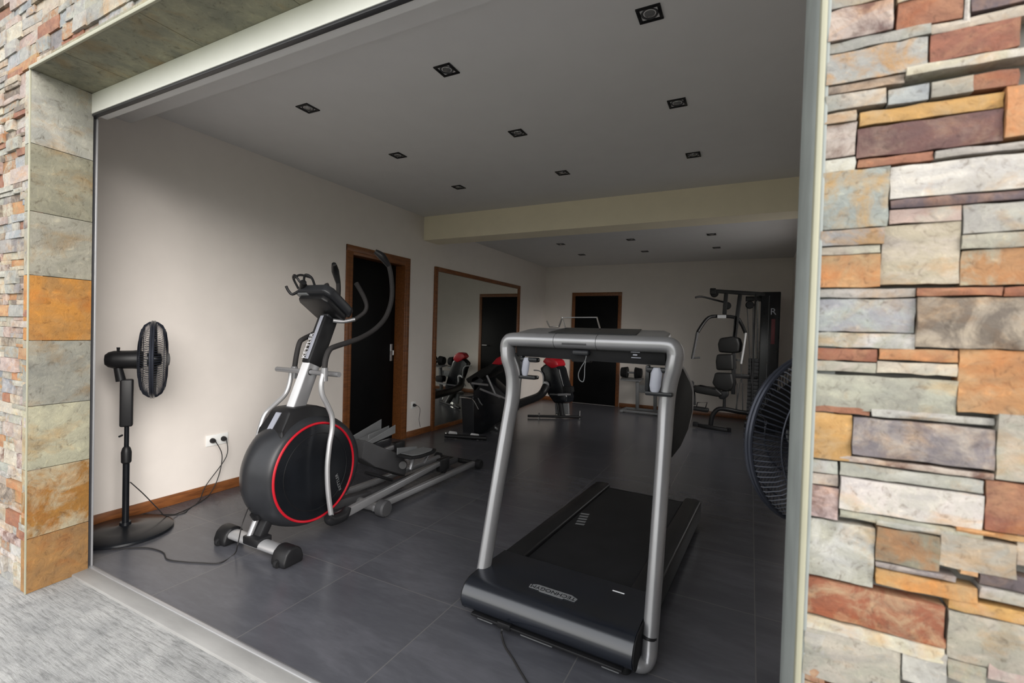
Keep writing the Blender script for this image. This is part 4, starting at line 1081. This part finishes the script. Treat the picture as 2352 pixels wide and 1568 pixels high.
# low beam and front pod
m = MB()
top = [(1160, 930), (1200, 914), (1240, 898), (1247, 888), (1250, 870), (1250, 840), (1244, 828)]
P_ = [n(1150, 950, yn+0.1)] + [onY(px, py+10, yn+0.4+(px-1160)/90*1.3) for px, py in top[:3]] + [onY(1256, 885, yf_)]
m.tube([P_[0], P_[1], P_[2], P_[3], P_[4]], [0.09, 0.07, 0.06, 0.06, 0.07], 16, smooth=4)
part('low_beam', m, M['blackplastic'], RBK)
m = MB(); m.prism([onY(px, py, yf_) for px, py in ((1238, 846), (1250, 836), (1272, 832), (1284, 846), (1294, 888), (1302, 912), (1300, 925), (1272, 926), (1256, 905), (1252, 870))], (0.06, 0.20, 0), 0.03, 3)
pod = part('front_pod', m, M['satinblack'], RBK)
m = MB(); m.prism([onY(px, py, yf_-0.01) for px, py in ((1245, 830), (1252, 821), (1266, 820), (1277, 828), (1281, 838), (1276, 844), (1266, 846), (1256, 840))], (0.06, 0.22, 0), 0.02, 3)
part('pod_cap', m, M['red'], RBK, 'red cap')
m = MB(); m.tube([onY(px, py, yf_-0.03) for px, py in ((1226, 850), (1240, 852), (1247, 862), (1247, 884), (1238, 902))], 0.010, 10, smooth=4); part('frame_tube', m, M['silver'], RBK)
m = MB(); m.lathe([(0.055, 0), (0.05, 0.02), (0.02, 0.026)], onY(1254, 883, yf_-0.03), (0, -1, 0), 20); part('crank_disc', m, M['silver'], RBK)
m = MB(); m.prism([onY(px, py, yf_-0.12) for px, py in ((1291, 890), (1296, 886), (1312, 888), (1314, 900), (1310, 904), (1293, 902))], (0.0, 0.12, 0), 0.01, 2); part('pedal', m, M['rubber'], RBK)
m = MB(); m.bar(onY(1282, 906, yf_-0.1), onY(1310, 905, yf_-0.1), 0.03, 0.03); m.bar(onY(1263, 905, yf_), onY(1290, 906, yf_-0.1), 0.02, 0.02); part('crank_arm', m, M['silver'], RBK)
m = MB(); m.prism([onY(px, py, yf_+0.1) for px, py in ((1274, 926), (1305, 926), (1306, 954), (1276, 953))], (0, 0.05, 0), 0.004, 1); part('foot_panel', m, M['midgrey'], RBK, 'grey panel')
m = MB(); m.tube([onZ(1212, 955, 0.03), onZ(1334, 957, 0.03)], 0.020, 12); m.tube([onZ(1290, 956, 0.03), onY(1284, 915, yf_+0.1)], 0.05, 12)
ffb = part('front_foot', m, M['blackplastic'], RBK)
m = MB(); m.tube([onZ(1276, 953, 0.04), onZ(1292, 953, 0.04)], 0.026, 12); m.tube([onZ(1298, 953, 0.04), onZ(1308, 953, 0.04)], 0.02, 12)
m.lathe([(0.012, 0), (0.012, 0.12)], onZ(1331, 960, 0.0), n=10); m.lathe([(0.012, 0), (0.012, 0.09)], onZ(1238, 960, 0.0), n=10)
part('foot_band', m, M['chrome'], ffb)

# ------------------------------------------------------------------ dumbbells on their stand
DS = thing('dumbbell_stand', (-1.60, 8.2, 0), 'pale grey dumbbell stand against the back wall, right of the rear door', 'dumbbell stand')
m = MB()
m.bar((-1.93, 8.30, 0.035), (-1.27, 8.30, 0.035), 0.06, 0.04, bev=0.006); m.bar((-1.93, 7.98, 0.025), (-1.93, 8.34, 0.025), 0.05, 0.04, bev=0.006); m.bar((-1.27, 7.98, 0.025), (-1.27, 8.34, 0.025), 0.05, 0.04, bev=0.006)
m.bar((-1.93, 8.02, 0.03), (-1.27, 8.02, 0.03), 0.05, 0.035, bev=0.006)
part('base', m, M['midgrey'], DS)
for x in (-1.72, -1.42):
    m = MB(); m.bar((x, 8.28, 0.05), (x, 8.22, 0.52), 0.05, 0.07, up=(0, 1, 0), bev=0.006); part('leg', m, M['midgrey'], DS)
m = MB(); m.bar((-1.72, 8.26, 0.40), (-1.42, 8.26, 0.40), 0.03, 0.13, bev=0.004); part('cross_panel', m, M['midgrey'], DS)
for x in (-1.83, -1.34):
    m = MB(); m.prism([(x-0.17, 8.13, 0.53), (x+0.17, 8.13, 0.53), (x+0.19, 8.33, 0.56), (x-0.19, 8.33, 0.56)], (0, 0, 0.02), 0.004, 1); part('cradle', m, M['midgrey'], DS)
def dumbbell(loc, label, src=None):
    if src: o = copy_tree(src); o.location = loc; o['label'] = label; return o
    o = thing('dumbbell', loc, label, 'dumbbell', 'dumbbells on the stand')
    m = MB(); m.tube([(-0.07, 0, 0.10), (0.07, 0, 0.10)], 0.016, 12); part('handle', m, M['silver'], o, local=True)
    for s in (-1, 1):
        m = MB()
        for k in range(5): m.lathe([(0.03, 0.062+0.024*k), (0.098-0.004*k, 0.064+0.024*k), (0.100-0.004*k, 0.070+0.024*k), (0.098-0.004*k, 0.080+0.024*k), (0.03, 0.082+0.024*k)], (0, 0, 0.10), (s, 0, 0), 24)
        part('weight_plates', m, M['rubber'], o, 'stack of round black plates', local=True)
    return o
db = dumbbell((-1.83, 8.22, 0.572), 'black adjustable dumbbell on the stand, nearer the rear door')
dumbbell((-1.34, 8.22, 0.572), 'black adjustable dumbbell on the stand, nearer the multi-gym', db)

# ------------------------------------------------------------------ multi-gym
HG = thing('home_gym', (-0.15, 7.5, 0), 'black multi-gym with weight tower, press arms and padded seat in the rear right corner', 'multi-gym')
yg = 7.45
def g(px, py, y=yg): return onY(px, py, y)
bp = M['blackplastic']
m = MB(); m.bar(g(1598, 975, 7.35), g(1672, 988, 7.25), 0.06, 0.05, bev=0.006); fo = part('front_foot', m, bp, HG)
for q in ((1597, 974), (1673, 988)):
    m = MB(); c_ = g(*q, 7.3); m.box(c_-Vector((0.035, 0.035, 0.03)), c_+Vector((0.035, 0.035, 0.035)), 0.012); part('end_cap', m, M['rubber'], fo)
m = MB(); m.tube([g(1632, 978), g(1636, 955), g(1648, 940), g(1665, 939), g(1700, 946, yg+0.05), g(1740, 950, yg+0.1)], 0.032, 12, smooth=3); part('base_frame', m, bp, HG)
m = MB(); m.bar(g(1636, 668), g(1760, 676, yg+0.1), 0.055, 0.055, bev=0.008); m.box(g(1636, 668)-Vector((0.03, 0.03, 0.05)), g(1636, 668)+Vector((0.05, 0.03, 0.04)), 0.01); part('top_beam', m, bp, HG)
for (a, b) in (((1668, 672), (1664, 722)), ((1700, 676), (1684, 800))):
    m = MB(); m.bar(g(*a), g(*b), 0.055, 0.05, up=(0, 1, 0), bev=0.006); part('upright', m, bp, HG)
m = MB(); m.bar(g(1690, 725), g(1686, 790), 0.04, 0.05, up=(0, 1, 0), bev=0.006); m.bar(g(1686, 790), g(1684, 905), 0.055, 0.05, up=(0, 1, 0), bev=0.006); part('seat_post', m, bp, HG)
m = MB(); m.tube([g(1597, 683, yg-0.2), g(1612, 681, yg-0.15), g(1640, 688), g(1668, 695, yg+0.2)], 0.014, 10, smooth=3); part('lat_bar', m, bp, HG)
for q_ in ((1670, 702), (1722, 700), (1641, 674)):
    m = MB(); m.lathe([(0.045, -0.02), (0.056, 0), (0.045, 0.02)], g(*q_), (0, 1, 0), 18); part('pulley', m, M['rubber'], HG)
m = MB(); m.tube([g(1603, 762, yg-0.2), g(1613, 746, yg-0.15), g(1628, 729, yg-0.1), g(1650, 726), g(1690, 729), g(1702, 742), g(1712, 764, yg-0.05)], 0.024, 12, smooth=3)
pa = part('press_arm', m, bp, HG)
m = MB(); m.tube([g(1602, 762, yg-0.2), g(1597, 790, yg-0.2), g(1590, 824, yg-0.2)], 0.020, 10); m.tube([g(1590, 822, yg-0.2), g(1608, 821, yg-0.2)], 0.013, 10); part('arm_handle', m, M['darkgrey'], pa)
m = MB(); m.tube([g(1713, 764, yg-0.05), g(1708, 800, yg-0.05), g(1702, 835, yg-0.05)], 0.016, 10); part('arm_handle', m, M['alu'], pa, 'bright metal handle')
m = MB(); m.bar(g(1648, 727, yg-0.03), g(1668, 727, yg-0.03), 0.05, 0.045); part('arm_sleeve', m, M['silver'], pa)
for nm, poly in (('back_pad', [(1652, 776), (1680, 772), (1694, 776), (1698, 790), (1696, 808), (1684, 811), (1650, 809), (1647, 790)]),
                 ('back_pad', [(1645, 813), (1682, 813), (1684, 850), (1644, 850), (1642, 830)]),
                 ('back_pad', [(1641, 855), (1680, 857), (1684, 880), (1680, 894), (1668, 900), (1645, 893), (1634, 880)])):
    m = MB(); m.prism([g(px, py, yg-0.05) for px, py in poly], (0.05, 0.10, 0), 0.025, 3); part(nm, m, M['leather'], HG)
m = MB(); m.prism([g(px, py, yg-0.12) for px, py in ((1590, 886), (1605, 890), (1645, 892), (1660, 906), (1650, 912), (1598, 902), (1590, 896))], (0, 0.26, 0), 0.02, 3); part('seat', m, M['leather'], HG)
m = MB(); m.prism([g(px, py, yg-0.03) for px, py in ((1645, 900), (1672, 896), (1674, 908), (1664, 918), (1652, 916))], (0, 0.12, 0), 0.015, 2); m.tube([g(1664, 915), g(1663, 942)], 0.02, 10); part('seat_support', m, bp, HG)
m = MB(); m.tube([g(1592, 882), g(1594, 905), g(1596, 930)], 0.018, 10); m.tube([g(1588, 880, yg-0.15), g(1588, 880, yg+0.15)], 0.04, 14); part('leg_lever', m, bp, HG)
m = MB(); m.bar(g(1590, 936, yg+0.1), g(1628, 942, yg+0.1), 0.12, 0.06, bev=0.02); m.tube([g(1600, 934, yg), g(1602, 924, yg), g(1624, 924, yg), g(1620, 938, yg)], 0.008, 8); part('foot_plate', m, bp, HG)
m = MB()
for a, b in (((1700, 800), (1704, 880)), ((1716, 705), (1726, 880)), ((1702, 870), (1690, 940)), ((1730, 700), (1728, 945)), ((1694, 880), (1692, 945)), ((1706, 880), (1706, 945))): m.tube([g(*a, yg+0.05), g(*b, yg+0.05)], 0.006, 6)
part('cables', m, M['darkgrey'], HG)
m = MB(); m.bar(g(1672, 862, yg+0.03), g(1740, 866, yg+0.12), 0.06, 0.06, bev=0.008); m.bar(g(1688, 826, yg+0.03), g(1706, 828, yg+0.08), 0.03, 0.03); part('lower_arm', m, bp, HG)
yt_ = 7.62
for a in (1733, 1740):
    m = MB(); m.tube([onY(a, 690, yt_-0.05), onY(a, 940, yt_-0.05)], 0.010, 8); part('guide_rod', m, M['chrome'], HG)
m = MB(); p0 = onY(1722, 700, yt_); p1 = onY(1742, 945, yt_)
for k in range(16): m.box((p0.x+0.01, yt_-0.08, 0.16+k*0.055), (p1.x+0.06, yt_+0.08, 0.16+k*0.055+0.050), 0.004)
part('weight_stack', m, M['darkgrey'], HG)
x0_, x1_ = onY(1748, 700, yt_-0.1).x, onY(1793, 700, yt_-0.1).x
m = MB(); m.box((x0_, yt_-0.10, 0.0), (x1_, yt_+0.28, 1.985), 0.012, 2)
tw = part('tower_cover', m, M['satinblack'], HG, 'tall black weight tower cover')
m = MB(); m.box((x0_-0.085, yt_-0.12, 0.03), (x0_-0.06, yt_+0.02, 1.96), 0.006); m.box((x0_-0.16, yt_-0.02, 0.03), (x0_+0.01, yt_+0.05, 0.12), 0.006); m.box((x0_-0.2, yt_-0.04, 1.86), (x0_+0.01, yt_+0.05, 1.93), 0.006); part('tower_frame', m, bp, HG)
m = MB(); xa = onY(1767, 700, yt_-0.101).x; m.box((xa-0.004, yt_-0.105, 0.05), (xa, yt_-0.0995, 1.93)); part('edge_strip', m, M['midgrey'], tw)
q = onY(1775, 762, yt_-0.105); q0 = onY(1775, 790, yt_-0.105)
m = MB(); m.box((q.x-0.022, yt_-0.103, q0.z), (q.x+0.026, yt_-0.0995, onY(1775, 733, yt_).z), 0.002); part('red_emblem', m, M['darkred'], tw, 'upright dark red emblem')
text_mesh('lettering', 'R', M['paleplate'], tw, onY(1776, 716, yt_-0.1035), (1, 0, 0), (0, 0, 1), 0.13)
